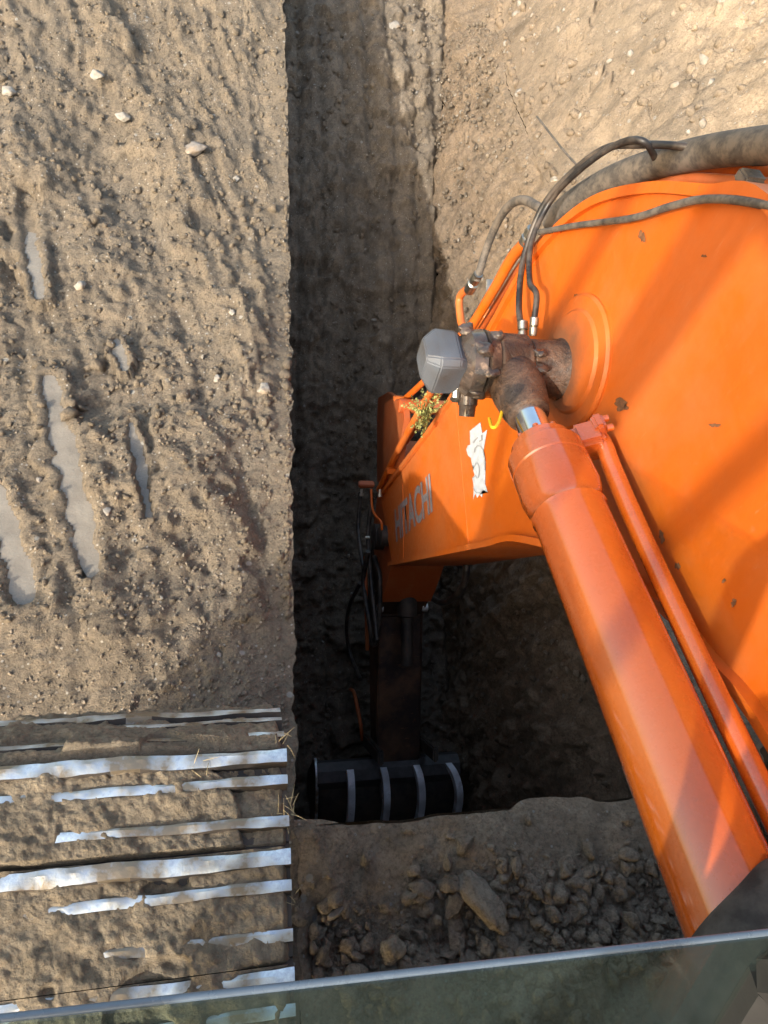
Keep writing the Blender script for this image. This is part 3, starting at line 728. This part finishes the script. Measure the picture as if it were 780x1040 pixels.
# plug pointing down from the collar
pd = Vector((0, -.72, -.70))
c0 = on(XB-.305)+pd*.07; lathe('grease_plug', c0, c0+pd*.09, [(0, .030), (.05, .030), (.055, .026), (.085, .024)], m_grease, col, 16)
c0 = on(XB-.345)+pd*.055; lathe('grease_nipple', c0, c0+pd*.07, [(0, .024), (.02, .024), (.021, .013), (.045, .013), (.05, .018), (.06, .009)], m_fit, col, 8)
# lamp housing: faceted block
lampc = on(XB-.41)
bm = bmesh.new()
def ringv(x, pts, dy, dz): return [bm.verts.new((x, lampc.y+dy+a, lampc.z+dz+b)) for a, b in pts]
oct_ = [(-.078, -.05), (-.055, -.074), (.060, -.074), (.078, -.056), (.078, .058), (.056, .076), (-.060, .076), (-.078, .056)]
r1 = ringv(XB-.335, [(a*.80, b*.70) for a, b in oct_], 0, 0); r2 = ringv(XB-.365, [(a*.98, b*.98) for a, b in oct_], 0, 0)
r3 = ringv(XB-.425, [(a*1.02, b*1.0) for a, b in oct_], 0, .0); r4 = ringv(XB-.462, [(a*.60, b*.58) for a, b in oct_], 0, .012)
for Aa, Bb in ((r1, r2), (r2, r3), (r3, r4)):
    for k in range(8): bm.faces.new((Aa[k], Aa[(k+1) % 8], Bb[(k+1) % 8], Bb[k]))
bm.faces.new(r1[::-1]); bm.faces.new(r4)
bmesh.ops.bevel(bm, geom=list(bm.edges), offset=.004, segments=2, affect='EDGES')
link('work_lamp', finish_bm(bm, 'work_lamp', True, 30), m_lamp, col)
tube('cable_tie', [at(497, 425, 'x', .72), at(500, 434, 'x', .70), at(506, 430, 'x', .72), at(511, 414, 'x', .76)], .0048, m_yellow, col, 8)

# lettering and emblem on the boom's side
def add_text(txt, o_, u_, v_, mat, name, x, parent):
    cu = bpy.data.curves.new(name, 'FONT'); cu.body = txt; cu.offset = .030; cu.fill_mode = 'FRONT'
    t_ = bpy.data.objects.new(name, cu); C.objects.link(t_); bpy.context.view_layer.update()
    dg = bpy.context.evaluated_depsgraph_get(); me = bpy.data.meshes.new_from_object(t_.evaluated_get(dg)); bpy.data.objects.remove(t_)
    V = np.array([v.co[:] for v in me.vertices]); mn, mx = V.min(0), V.max(0)
    for v, c in zip(me.vertices, V):
        a = (c[0]-mn[0])/(mx[0]-mn[0]); b = (c[1]-mn[1])/(mx[1]-mn[1]); w = o_+u_*a+v_*b; v.co = (x, w.y, w.z)
    me.update(); return link(name, me, mat, parent)
o_ = at(403, 551, 'x', XB); u_ = at(440, 520, 'x', XB)-o_; v_ = at(437, 480, 'x', XB)-at(440, 520, 'x', XB)
add_text('HITACHI', o_, u_, v_, m_letter, 'lettering', XB-.003, boom)
def decal(name, zoompts, mat, x, k=9.45, o0=(460, 410)):
    V = [at(o0[0]+a/k, o0[1]+b/k, 'x', XB) for a, b in zoompts]; bm = bmesh.new()
    f = bm.faces.new([bm.verts.new((x, v.y, v.z)) for v in V]); bmesh.ops.triangulate(bm, faces=[f])
    me = bpy.data.meshes.new(name); bm.to_mesh(me); bm.free(); return link(name, me, mat, em)
em = empty('emblem', boom)
body = [(270, 178), (215, 225), (168, 262), (172, 395), (150, 400), (134, 440), (150, 498), (178, 520), (190, 590), (208, 605), (200, 640), (215, 685), (192, 715), (198, 745), (206, 800),
        (202, 920), (222, 862), (240, 905), (262, 872), (285, 900), (298, 828), (342, 852), (316, 770), (320, 560), (300, 450), (335, 250), (288, 285)]
decal('emblem_number', body, m_logo, XB-.003)
def stroke(pts, w=7):
    L_, R_ = [], []
    for i, p in enumerate(pts):
        a = pts[max(i-1, 0)]; b = pts[min(i+1, len(pts)-1)]; dx, dy = b[0]-a[0], b[1]-a[1]; l = math.hypot(dx, dy); nx, ny = -dy/l*w/2, dx/l*w/2
        L_.append((p[0]+nx, p[1]+ny)); R_.append((p[0]-nx, p[1]-ny))
    V = [at(460+a/9.45, 410+b/9.45, 'x', XB) for a, b in L_+R_]; n = len(pts)
    o = link('emblem_line', mesh('emblem_line', [(XB-.005, v.y, v.z) for v in V], [(i, i+1, n+i+1, n+i) for i in range(n-1)]), m_logo2, em)
stroke([(208, 375), (222, 350), (250, 325)], 12); stroke([(285, 300), (288, 350), (262, 362)], 12)
stroke([(216, 470), (220, 430), (245, 404), (275, 408), (298, 440), (314, 520), (318, 640)], 9)
stroke([(196, 596), (218, 602), (232, 570), (248, 568), (260, 600), (264, 650), (256, 705), (242, 716), (228, 690), (196, 715)], 9)
stroke([(204, 800), (218, 835), (240, 856), (268, 856), (292, 830)], 7)

# scuffs on the side plate: bare rusty patches with their own ragged outline
def scuff(px, py, w, h, seed, mat=m_eye):
    rr = random.Random(seed); n = 26; pts = []; w *= .8; h *= .8; n1, n2 = rr.random()*6, rr.random()*6
    for k in range(n):
        a = 2*math.pi*k/n; q = .62+.22*math.sin(a*2+n1)+.14*math.sin(a*5+n2)+rr.random()*.16; pts.append(((px+math.cos(a)*w*q), (py+math.sin(a)*h*q)))
    V = [at(a, b, 'x', XB-.002) for a, b in pts]; bm = bmesh.new(); f = bm.faces.new([bm.verts.new(v) for v in V]); bmesh.ops.triangulate(bm, faces=[f])
    me = bpy.data.meshes.new('scuff'); bm.to_mesh(me); bm.free(); link('scuff', me, m_rust, boom)
for i, (a, b, w, h) in enumerate([(631, 411, 14, 9), (652, 240, 5, 12), (672, 545, 5, 10), (726, 432, 8, 4), (688, 575, 4, 7), (745, 612, 5, 6), (600, 322, 4, 7), (585, 300, 3, 3), (715, 260, 4, 3), (735, 590, 3, 4), (560, 340, 3, 4)]):
    scuff(a, b, w, h, i)

# ---- hoses, pipes and fittings along the boom
def hose(pp, r, mat=m_black, name='hydraulic_hose', seg=12, parent=None):
    o = tube(name, [at(a, b, 'x', x) for a, b, x in pp], r, mat, parent if parent is not None else None, seg)
    if parent is None: ex(o)
    return o
hose([(560, 226, 1.10), (583, 205, 1.12), (620, 183, 1.15), (660, 168, 1.18), (710, 156, 1.2), (760, 149, 1.2), (815, 147, 1.2), (880, 170, 1.2)], .042, m_rubber, 'sleeved_hose', 22)
hose([(553, 214, 1.14), (530, 203, 1.13), (512, 215, 1.12), (497, 245, 1.12), (484, 285, 1.10)], .018, m_rubber)
hose([(531, 338, .90), (527, 310, .92), (532, 262, .95), (550, 212, .98), (580, 176, 1.02), (614, 151, 1.06), (650, 147, 1.1), (694, 149, 1.16), (740, 160, 1.26), (800, 170, 1.3)], .0105)
hose([(541, 335, .90), (545, 300, .91), (538, 285, .92), (540, 245, .95), (560, 203, 1.0), (592, 170, 1.02), (628, 146, 1.06), (652, 143, 1.08), (664, 158, 1.14), (670, 180, 1.24)], .0095)
hose([(548, 236, .97), (585, 229, .97), (640, 222, .97), (680, 210, .97), (710, 203, .97), (745, 203, .98), (800, 212, .99)], .009, m_rubber)
hose([(586, 168, 1.05), (570, 150, 1.06), (545, 118, 1.08)], .0035, m_rubber, 'tie_strap', 6)
def fit(px, py, x, px2, py2, r, n='hose_fitting', mat=m_fit):
    a = at(px, py, 'x', x); b = at(px2, py2, 'x', x); L_ = (b-a).length
    return ex(lathe(n, a, b, [(0, r*.9), (L_*.15, r), (L_*.45, r), (L_*.5, r*.8), (L_*.55, r*1.1), (L_*.95, r*1.1), (L_, r*.9)], mat, None, 14))
fit(531, 346, .90, 531, 326, .015); fit(541, 341, .90, 543, 322, .012)
fit(486, 278, 1.10, 476, 296, .024); fit(541, 232, 1.0, 533, 248, .022)
hose([(477, 292, 1.10), (467, 302, 1.10), (468, 325, 1.10), (471, 340, 1.10), (455, 362, 1.09), (430, 388, 1.08), (408, 408, 1.06)], .019, m_orange, 'steel_pipe', 16)
hose([(536, 244, 1.0), (520, 262, 1.0), (503, 292, 1.0), (480, 330, 1.0), (450, 378, 1.0), (425, 420, 1.0), (402, 462, 1.0), (385, 497, 1.0)], .021, m_orange, 'steel_pipe', 16)
hose([(555, 238, 1.06), (525, 275, 1.06), (490, 332, 1.06), (450, 395, 1.06), (412, 450, 1.06)], .014, m_orange_dirty, 'steel_pipe', 14)
for (a, b, x) in [(468, 346, 1.05), (405, 405, 1.05), (398, 478, 1.0)]:
    p = at(a, b, 'x', x); ex(box('pipe_clamp', p, (.07, .05, .035), m_orange, None, Matrix.Rotation(rad(-35), 3, 'X'), .006))
hose([(500, 318, 1.2), (492, 305, 1.2), (480, 320, 1.2), (476, 350, 1.2)], .006, m_rubber, 'cable', 8)
ex(box('bracket', at(498, 290, 'x', 1.08), (.04, .05, .01), m_fit, None, Matrix.Rotation(rad(40), 3, 'X'), .002))
# stuff on the top of the boom past the sleeve
hose([(648, 190, 1.2), (690, 182, 1.22), (740, 184, 1.23), (800, 190, 1.24)], .016, m_orange_dirty, 'steel_pipe')
hose([(645, 188, 1.3), (690, 176, 1.3), (750, 172, 1.3), (810, 176, 1.3)], .022, m_orange, 'steel_pipe')
ex(box('pipe_clamp', at(762, 182, 'x', 1.2), (.06, .05, .03), m_rubber, None, None, .006))

# ---- arm cylinder lugs, boom tip, arm
armc = XB+BW/2
def slab(name, pixels, x0, x1, mat, parent=None):
    bm = bmesh.new(); pts = [yz(a, b, (x0+x1)/2) for a, b in pixels]; prism_x(bm, pts, x0, x1); bmesh.ops.bevel(bm, geom=list(bm.edges), offset=.005, segments=2, affect='EDGES', clamp_overlap=True)
    o = link(name, finish_bm(bm, name, True, 30), mat, parent)
    if parent is None: ex(o)
    return o
# arm cylinder lying on the boom's far side
acy = ex(empty('arm_cylinder'))
a = at(470, 350, 'x', armc); a = Vector((armc, *yz(455, 365, armc))); b = Vector((armc, *yz(398, 420, armc)))
e2 = Vector((armc, *yz(385, 500, armc)))
lathe('barrel', Vector((armc, *yz(500, 315, armc))), a, [(0, .04), (.01, .055), ((a-Vector((armc, *yz(500, 315, armc)))).length, .055)], m_orange, acy)
lathe('arm_cylinder_rod', a, b, [(0, .045), ((b-a).length, .045)], m_chrome, acy)
slab('arm_lug', [(394, 410), (402, 404), (413, 410), (414, 425), (404, 490), (392, 496), (392, 430)], XB+.02, XB+.06, m_orange_dirty)
slab('arm_lug', [(386, 404), (396, 398), (406, 404), (407, 420), (397, 484), (385, 490), (385, 424)], XB+.28, XB+.32, m_orange_dirty)
lathe('lug_pin', at(404, 412, 'x', XB-.01), at(404, 412, 'x', XB-.01)+Vector((.42, 0, 0)), [(0, .035), (.01, .045), (.41, .045)], m_orange_dirty, None)
ex(C.objects['lug_pin'])
# arm: box tapering down to the bucket, in machine's middle plane
tipy, tipz = yz(392, 540, XB)
bky, bkz = 1.02, -2.55
arm = ex(empty('arm'))
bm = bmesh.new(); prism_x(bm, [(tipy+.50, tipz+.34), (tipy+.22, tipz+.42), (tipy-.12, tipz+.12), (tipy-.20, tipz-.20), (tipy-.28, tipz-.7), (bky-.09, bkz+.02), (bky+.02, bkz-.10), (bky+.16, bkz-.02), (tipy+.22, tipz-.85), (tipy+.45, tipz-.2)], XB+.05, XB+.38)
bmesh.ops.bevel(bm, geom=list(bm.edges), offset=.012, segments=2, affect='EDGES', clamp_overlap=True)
link('arm_box', finish_bm(bm, 'arm_box', True, 30), m_armshade, arm)
bm = bmesh.new(); prism_x(bm, [(tipy+.50, tipz+.34), (tipy+.22, tipz+.44), (tipy-.14, tipz+.13), (tipy-.225, tipz-.20), (tipy-.27, tipz-.50), (tipy+.3, tipz-.56), (tipy+.47, tipz-.2)], XB+.035, XB+.395)
link('arm_root', finish_bm(bm, 'arm_root', True, 30), m_orange_dirty, arm)
lathe('pivot_pin', (XB-.05, tipy-.02, tipz-.02), (XB+BW+.05, tipy-.02, tipz-.02), [(0, .05), (.01, .07), (.55, .07), (.56, .05)], m_steel_dark, arm)
for x in (XB+.03, XB+.36):
    lathe('arm_bolt', (x, tipy-.26, tipz-.62), (x+.04, tipy-.26, tipz-.62), [(0, .03), (.04, .03)], m_shine, arm, 12)
lathe('bucket_cylinder', (armc, tipy+.42, tipz-.10), (armc, bky+.42, bkz+.55), [(0, .07), (.9, .07), (.91, .04), (1.25, .04)], m_steel_dark, arm)
box('link_bar', (XB+.02, bky+.20, bkz+.25), (.04, .10, .55), m_steel_dark, arm, Matrix.Rotation(rad(28), 3, 'X'), .01)
box('link_bar', (XB+.41, bky+.20, bkz+.25), (.04, .10, .55), m_steel_dark, arm, Matrix.Rotation(rad(28), 3, 'X'), .01)
# hoses looping past the boom tip
hose([(374, 560, .95), (369, 590, .95), (375, 630, .97), (379, 655, 1.0), (384, 640, 1.02), (386, 590, 1.02), (380, 565, 1.0)], .018)
hose([(366, 500, .98), (364, 540, .97), (371, 590, .97), (376, 640, 1.0), (380, 600, 1.0)], .016)
hose([(378, 505, 1.0), (374, 545, .98), (378, 600, .98), (383, 650, 1.0)], .016)
hose([(366, 592, .95), (355, 615, .95), (352, 640, .96), (356, 665, 1.0), (366, 690, 1.02)], .016)
hose([(430, 600, 1.42), (448, 612, 1.45), (466, 602, 1.46), (474, 580, 1.46), (470, 560, 1.46)], .022)
hose([(356, 700, .98), (360, 705, .98), (366, 735, 1.0), (368, 752, 1.02)], .014, m_orange_dirty, 'steel_pipe')
hose([(371, 565, .97), (372, 610, .97), (373, 660, 1.0)], .014, m_orange_dirty, 'steel_pipe')
ex(box('pipe_clamp', at(372, 492, 'x', .99), (.12, .05, .04), m_orange_dirty, None, None, .008))
for a_, b_ in ((367, 503), (386, 503)): ex(lathe('clamp_bolt', at(a_, b_-6, 'x', .95), at(a_, b_+6, 'x', .95), [(0, .010), (.03, .010), (.031, .016), (.05, .016)], m_fit, None, 8))
hose([(377, 497, .93), (378, 515, .93), (381, 523, .93), (387, 530, .95), (388, 538, .96)], .008, m_orange, 'grab_bar', 8)
ex(lathe('tip_disc', at(378, 545, 'x', .96), at(378, 545, 'x', .96)+Vector((.12, 0, 0)), [(0, .03), (.01, .09), (.12, .09)], m_steel_dark, None, 30))
ex(lathe('grease_nipple', at(371, 546, 'x', .94), at(371, 546, 'x', .94)+Vector((.03, 0, 0)), [(0, .010), (.03, .012)], m_fit, None, 8))

# ---- bucket
bk = ex(empty('bucket'))
bx0 = at(320, 790, 'z', bkz).x; bx1 = at(462, 790, 'z', bkz).x
byc = at(390, 800, 'z', bkz).y
prof = []
for k in range(15):
    a_ = rad(150-k*13.); prof.append((byc+.10+math.cos(a_)*.46*-1*-1, bkz-.30+math.sin(a_)*.34))
prof = [(byc+.30, bkz+.08), (byc+.14, bkz+.12), (byc+.02, bkz+.09), (byc-.10, bkz+.00), (byc-.20, bkz-.12), (byc-.26, bkz-.26), (byc-.26, bkz-.40), (byc-.2, bkz-.5)]
prof[0] = (byc+.20, bkz+.08); profS = smooth2(prof, 5)
bm = bmesh.new(); ribbon_x(bm, profS, bx0, bx1, .022); link('bucket_shell', finish_bm(bm, 'bucket_shell', True, 40), m_steel_dark, bk)
for x in (bx0, bx1-.03):
    bm = bmesh.new(); prism_x(bm, [(y, z) for y, z in profS]+[(byc+.25, bkz-.45), (byc+.24, bkz-.02)], x-.004, x+.034); link('side_cheek', finish_bm(bm, 'side_cheek', True, 30), m_steel_dark, bk)
bm = bmesh.new(); prism_x(bm, [(byc+.20, bkz+.10), (byc+.17, bkz+.155), (byc+.10, bkz+.18), (byc+.03, bkz+.155), (byc+.0, bkz+.09), (byc+.08, bkz-.0), (byc+.2, bkz-.0)], bx0+.0, bx1-.0); link('torque_tube', finish_bm(bm, 'torque_tube', True, 30), m_barsteel, bk)
rib = smooth2([(byc+.10, bkz+.20), (byc+.02, bkz+.215), (byc-.10, bkz+.17), (byc-.20, bkz+.07), (byc-.275, bkz-.07), (byc-.31, bkz-.24), (byc-.30, bkz-.42)], 6)
for px_, lean in ((354, .0), (388, .01), (422, .02), (456, .05)):
    x = at(px_, 790, 'z', bkz+.1).x
    bm = bmesh.new(); ribbon_x(bm, rib, x-.024, x+.024, .055)
    for v in bm.verts: v.co.x += lean*(1-((v.co.y-(byc-.31))/.4-.35)**2*3)
    link('curved_rib', finish_bm(bm, 'curved_rib', True, 40), m_rib, bk)
bm = bmesh.new(); ribbon_x(bm, profS, bx0-.012, bx0+.006, -.03); link('side_edge', finish_bm(bm, 'side_edge', True, 40), m_steel, bk)
for x in (armc-.16, armc+.13):
    bm = bmesh.new(); prism_x(bm, [(bky-.12, bkz+.12), (bky+.14, bkz+.14), (byc+.34, bkz+.12), (byc+.02, bkz+.10)], x, x+.04); link('bucket_ear', finish_bm(bm, 'bucket_ear', True, 30), m_steel_dark, bk)

# ---- cab round the viewer
cab = ex(empty('cab'))
CX0, CX1 = -.56, .44
gp = [at(-60, 1041, 'z', 2.10), at(850, 939, 'z', 2.10)]
ga, gb = gp; ga = ga+(gb-ga)*0.; gl_u = (gb-ga).normalized(); back = Vector((0, -.34, -.62))
gl_a = Vector((ga.x-.32, ga.y-(-.0), 2.10)); gl_a = ga-gl_u*.36; gl_b = ga+gl_u*((.44-ga.x)/gl_u.x)
bm = bmesh.new()
def slab_quad(bm, a, b, c, d, th):
    n = (b-a).cross(d-a).normalized()*th; A_ = [bm.verts.new(v) for v in (a, b, c, d)]; B_ = [bm.verts.new(v+n) for v in (a, b, c, d)]
    bm.faces.new(A_); bm.faces.new(B_[::-1])
    for k in range(4): bm.faces.new((A_[k], B_[k], B_[(k+1) % 4], A_[(k+1) % 4]))
slab_quad(bm, gl_a+back*.012, gl_b+back*.012, gl_b+back, gl_a+back, .005)
link('lower_windscreen', finish_bm(bm, 'lower_windscreen', False), m_glass, cab)
tube('windscreen_edge', [gl_a, gl_b], .0025, m_glassedge, cab, 12, 0)
box('cab_roof', ((CX0+CX1)/2, -.92, 3.22), (CX1-CX0+.06, 1.75, .08), m_cab, cab, None, .03)
PIL = []
for x, n_ in ((CX0, 0), (CX1, 1)):
    tube('cab_pillar', [(x, -.06, 2.06), (x, -.075, 2.6), (x, -.12, 3.19)], .03, m_frame, cab, 8)
    tube('cab_pillar', [(x, -.06, 2.06), (x, -.42, 1.42)], .03, m_frame, cab, 8, 0)
    tube('cab_pillar', [(x, -.95, 1.4), (x, -.95, 3.19)], .03, m_frame, cab, 8, 0)
    tube('cab_pillar', [(x, -1.7, 1.4), (x, -1.7, 3.19)], .04, m_frame, cab, 8, 0)
    hh = 1.0 if n_ == 0 else .56; box('door_panel', (x, -.98, 1.42+hh/2), (.03, 1.40, hh), m_frame, cab, None, .01)  # unseen left panel made tall to shade the boom cylinder
box('cab_floor', ((CX0+CX1)/2, -1.09, 1.38), (CX1-CX0, 1.30, .06), m_frame, cab)
box('operator_seat', (-.05, -1.15, 1.75), (.5, .5, .16), m_frame, cab, None, .04)
box('seat_back', (-.05, -1.42, 2.15), (.48, .14, .7), m_frame, cab, None, .05)
# upper works behind
hs = ex(empty('upper_body'))
box('engine_house', (1.10, -3.3, 1.72), (2.9, 2.2, .85), m_orange, hs, None, .06)
box('counterweight', (1.10, -4.7, 1.65), (2.9, .6, 1.05), m_orange, hs, None, .1)
box('deck', (1.95, -1.4, 1.65), (1.0, 2.4, .7), m_orange, hs, None, .05)
box('swing_frame', (1.10, -2.2, 1.22), (2.3, 3.3, .14), m_frame, hs, None, .03)
box('undercarriage_frame', (1.10, -1.7, .70), (1.6, 1.9, .5), m_frame, hs, None, .08)
box('frame_nose', (.95, -.62, 1.22), (.9, .75, .22), m_frame, hs, None, .03)
lathe('cylinder_foot_pin', (.55, -.33, 1.18), (1.65, -.33, 1.18), [(0, .05), (1.1, .05)], m_steel_dark, hs)
# dusty sleeve crossing the lower right corner, with the parts behind it
def pz(px, py, z): return at(px, py, 'z', z)
sl = tube('dusty_sleeve', [pz(835, 890, 1.60), pz(800, 912, 1.60), pz(765, 942, 1.58), pz(735, 972, 1.55), pz(706, 1012, 1.52), pz(680, 1060, 1.50)], [.050, .056, .052, .046, .043, .043], m_sleeve, hs, 24)
tube('hose_guard', [pz(800, 985, 1.50), pz(765, 1002, 1.46), pz(735, 1040, 1.44), pz(722, 1075, 1.42)], .030, m_khaki, hs, 14)
box('clip_block', pz(778, 985, 1.55), (.07, .05, .06), m_lamp, hs, Matrix.Rotation(.3, 3, 'Z'), .008)
box('frame_bracket', pz(800, 1015, 1.30), (.50, .26, .05), m_frame, hs, Matrix.Rotation(.7, 3, 'Z'), .01)
box('frame_web', pz(745, 1045, 1.36), (.30, .16, .04), m_frame, hs, Matrix.Rotation(.85, 3, 'Z'), .01)

# unseen post added on the cab's left side to cast bands on the boom
box('shade_post', (CX0-.02, -.50, 2.4), (.05, .17, 1.6), m_frame, cab)

# ------------------------------------------------------------------ sprig and straw
def sprig():
    rr = random.Random(3); V = []; F = []; base = at(437, 420, 'x', .92)
    for t_ in range(22):
        d = Vector((rr.uniform(-.6, .2), rr.uniform(-.8, .5), rr.uniform(-.9, .35))).normalized(); L_ = rr.uniform(.07, .15); side_ = d.orthogonal().normalized()
        for k in range(26):
            f = k/26; p = base+d*L_*f+Vector((rr.uniform(-1, 1), rr.uniform(-1, 1), rr.uniform(-1, 1)))*.004
            q = (side_*rr.choice((-1, 1))+d*.7+Vector((rr.uniform(-.5, .5), rr.uniform(-.5, .5), rr.uniform(-.5, .5)))).normalized()*rr.uniform(.018, .036)*(1-f*.5); w = q.cross(Vector((rr.random(), rr.random(), rr.random()))).normalized()*.0055
            i = len(V); V += [p-w*.4, p+w*.4, p+q*.6+w, p+q, p+q*.6-w]; F.append((i, i+1, i+2, i+3, i+4))
    o = link('leafy_sprig', mesh('leafy_sprig', [tuple(v) for v in V], F), m_sprig); tag(o, 'yellow green sprig caught on the boom beside the grey lamp', 'sprig'); return o
sprig()
def tuft(px, py, z, n, seed, L_=.07, label=''):
    L_ *= .72; n = max(4, int(n*.7))
    rr = random.Random(seed); base = at(px, py, 'z', z); bm = bmesh.new()
    for _ in range(n):
        a = rr.uniform(0, 6.28); d = Vector((math.cos(a)*.8+.5, math.sin(a), rr.uniform(.0, .5))).normalized(); l = L_*rr.uniform(.4, 1.1); c = base+Vector((rr.uniform(-.03, .01), rr.uniform(-.02, .02), 0))
        add_tube(bm, [c, c+d*l*.5+Vector((0, 0, rr.uniform(0, .01))), c+d*l], [.0010, .0008, .0004], 4, 3)
    o = link('straw_tuft', finish_bm(bm, 'straw_tuft'), m_straw); tag(o, label, 'straw', 'tufts of straw caught in the track mud'); return o
tuft(292, 752, .97, 9, 1, .07, 'dry straw sticking out over the trench at the highest bar of the track')
tuft(293, 832, .97, 16, 2, .06, 'dense dry straw tuft on the right end of the track shoes, halfway down')
tuft(300, 820, .96, 8, 3, .06, 'thin straw blades just above the dense tuft')
tuft(297, 915, .97, 6, 4, .04, 'few short straws at the right end of a lower track shoe')
tuft(208, 780, .99, 7, 5, .05, 'straw lying across the dark gap between two track shoes')
tuft(225, 1030, .97, 7, 6, .04, 'straw seen through the glass at the bottom of the track')

# ------------------------------------------------------------------ light
w = bpy.data.worlds.new('World'); S.world = w; w.use_nodes = True; nt = w.node_tree
sky = nt.nodes.new('ShaderNodeTexSky'); sky.sky_type = 'NISHITA'; sky.sun_disc = False
SUN = Vector((1., 1.08, -.76)).normalized()      # direction the light travels
elev = math.asin(-SUN.z); azi = math.atan2(-SUN.x, -SUN.y)
sky.sun_elevation = elev; sky.sun_rotation = azi; sky.air_density = 1.6; sky.dust_density = 5.0; sky.ozone_density = 1.
bg = nt.nodes['Background']; nt.links.new(sky.outputs[0], bg.inputs[0]); bg.inputs[1].default_value = .15
sd = bpy.data.lights.new('sun', 'SUN'); sd.energy = 2.0; sd.angle = rad(.9); sd.color = (1, .95, .87)
so = bpy.data.objects.new('sun', sd); C.objects.link(so); so.rotation_euler = SUN.to_track_quat('-Z', 'Y').to_euler()
S.view_settings.view_transform = 'Standard'; S.view_settings.look = 'None'; S.view_settings.exposure = 1.32; S.view_settings.gamma = 1
S.cycles.max_bounces = 8; S.cycles.transparent_max_bounces = 12
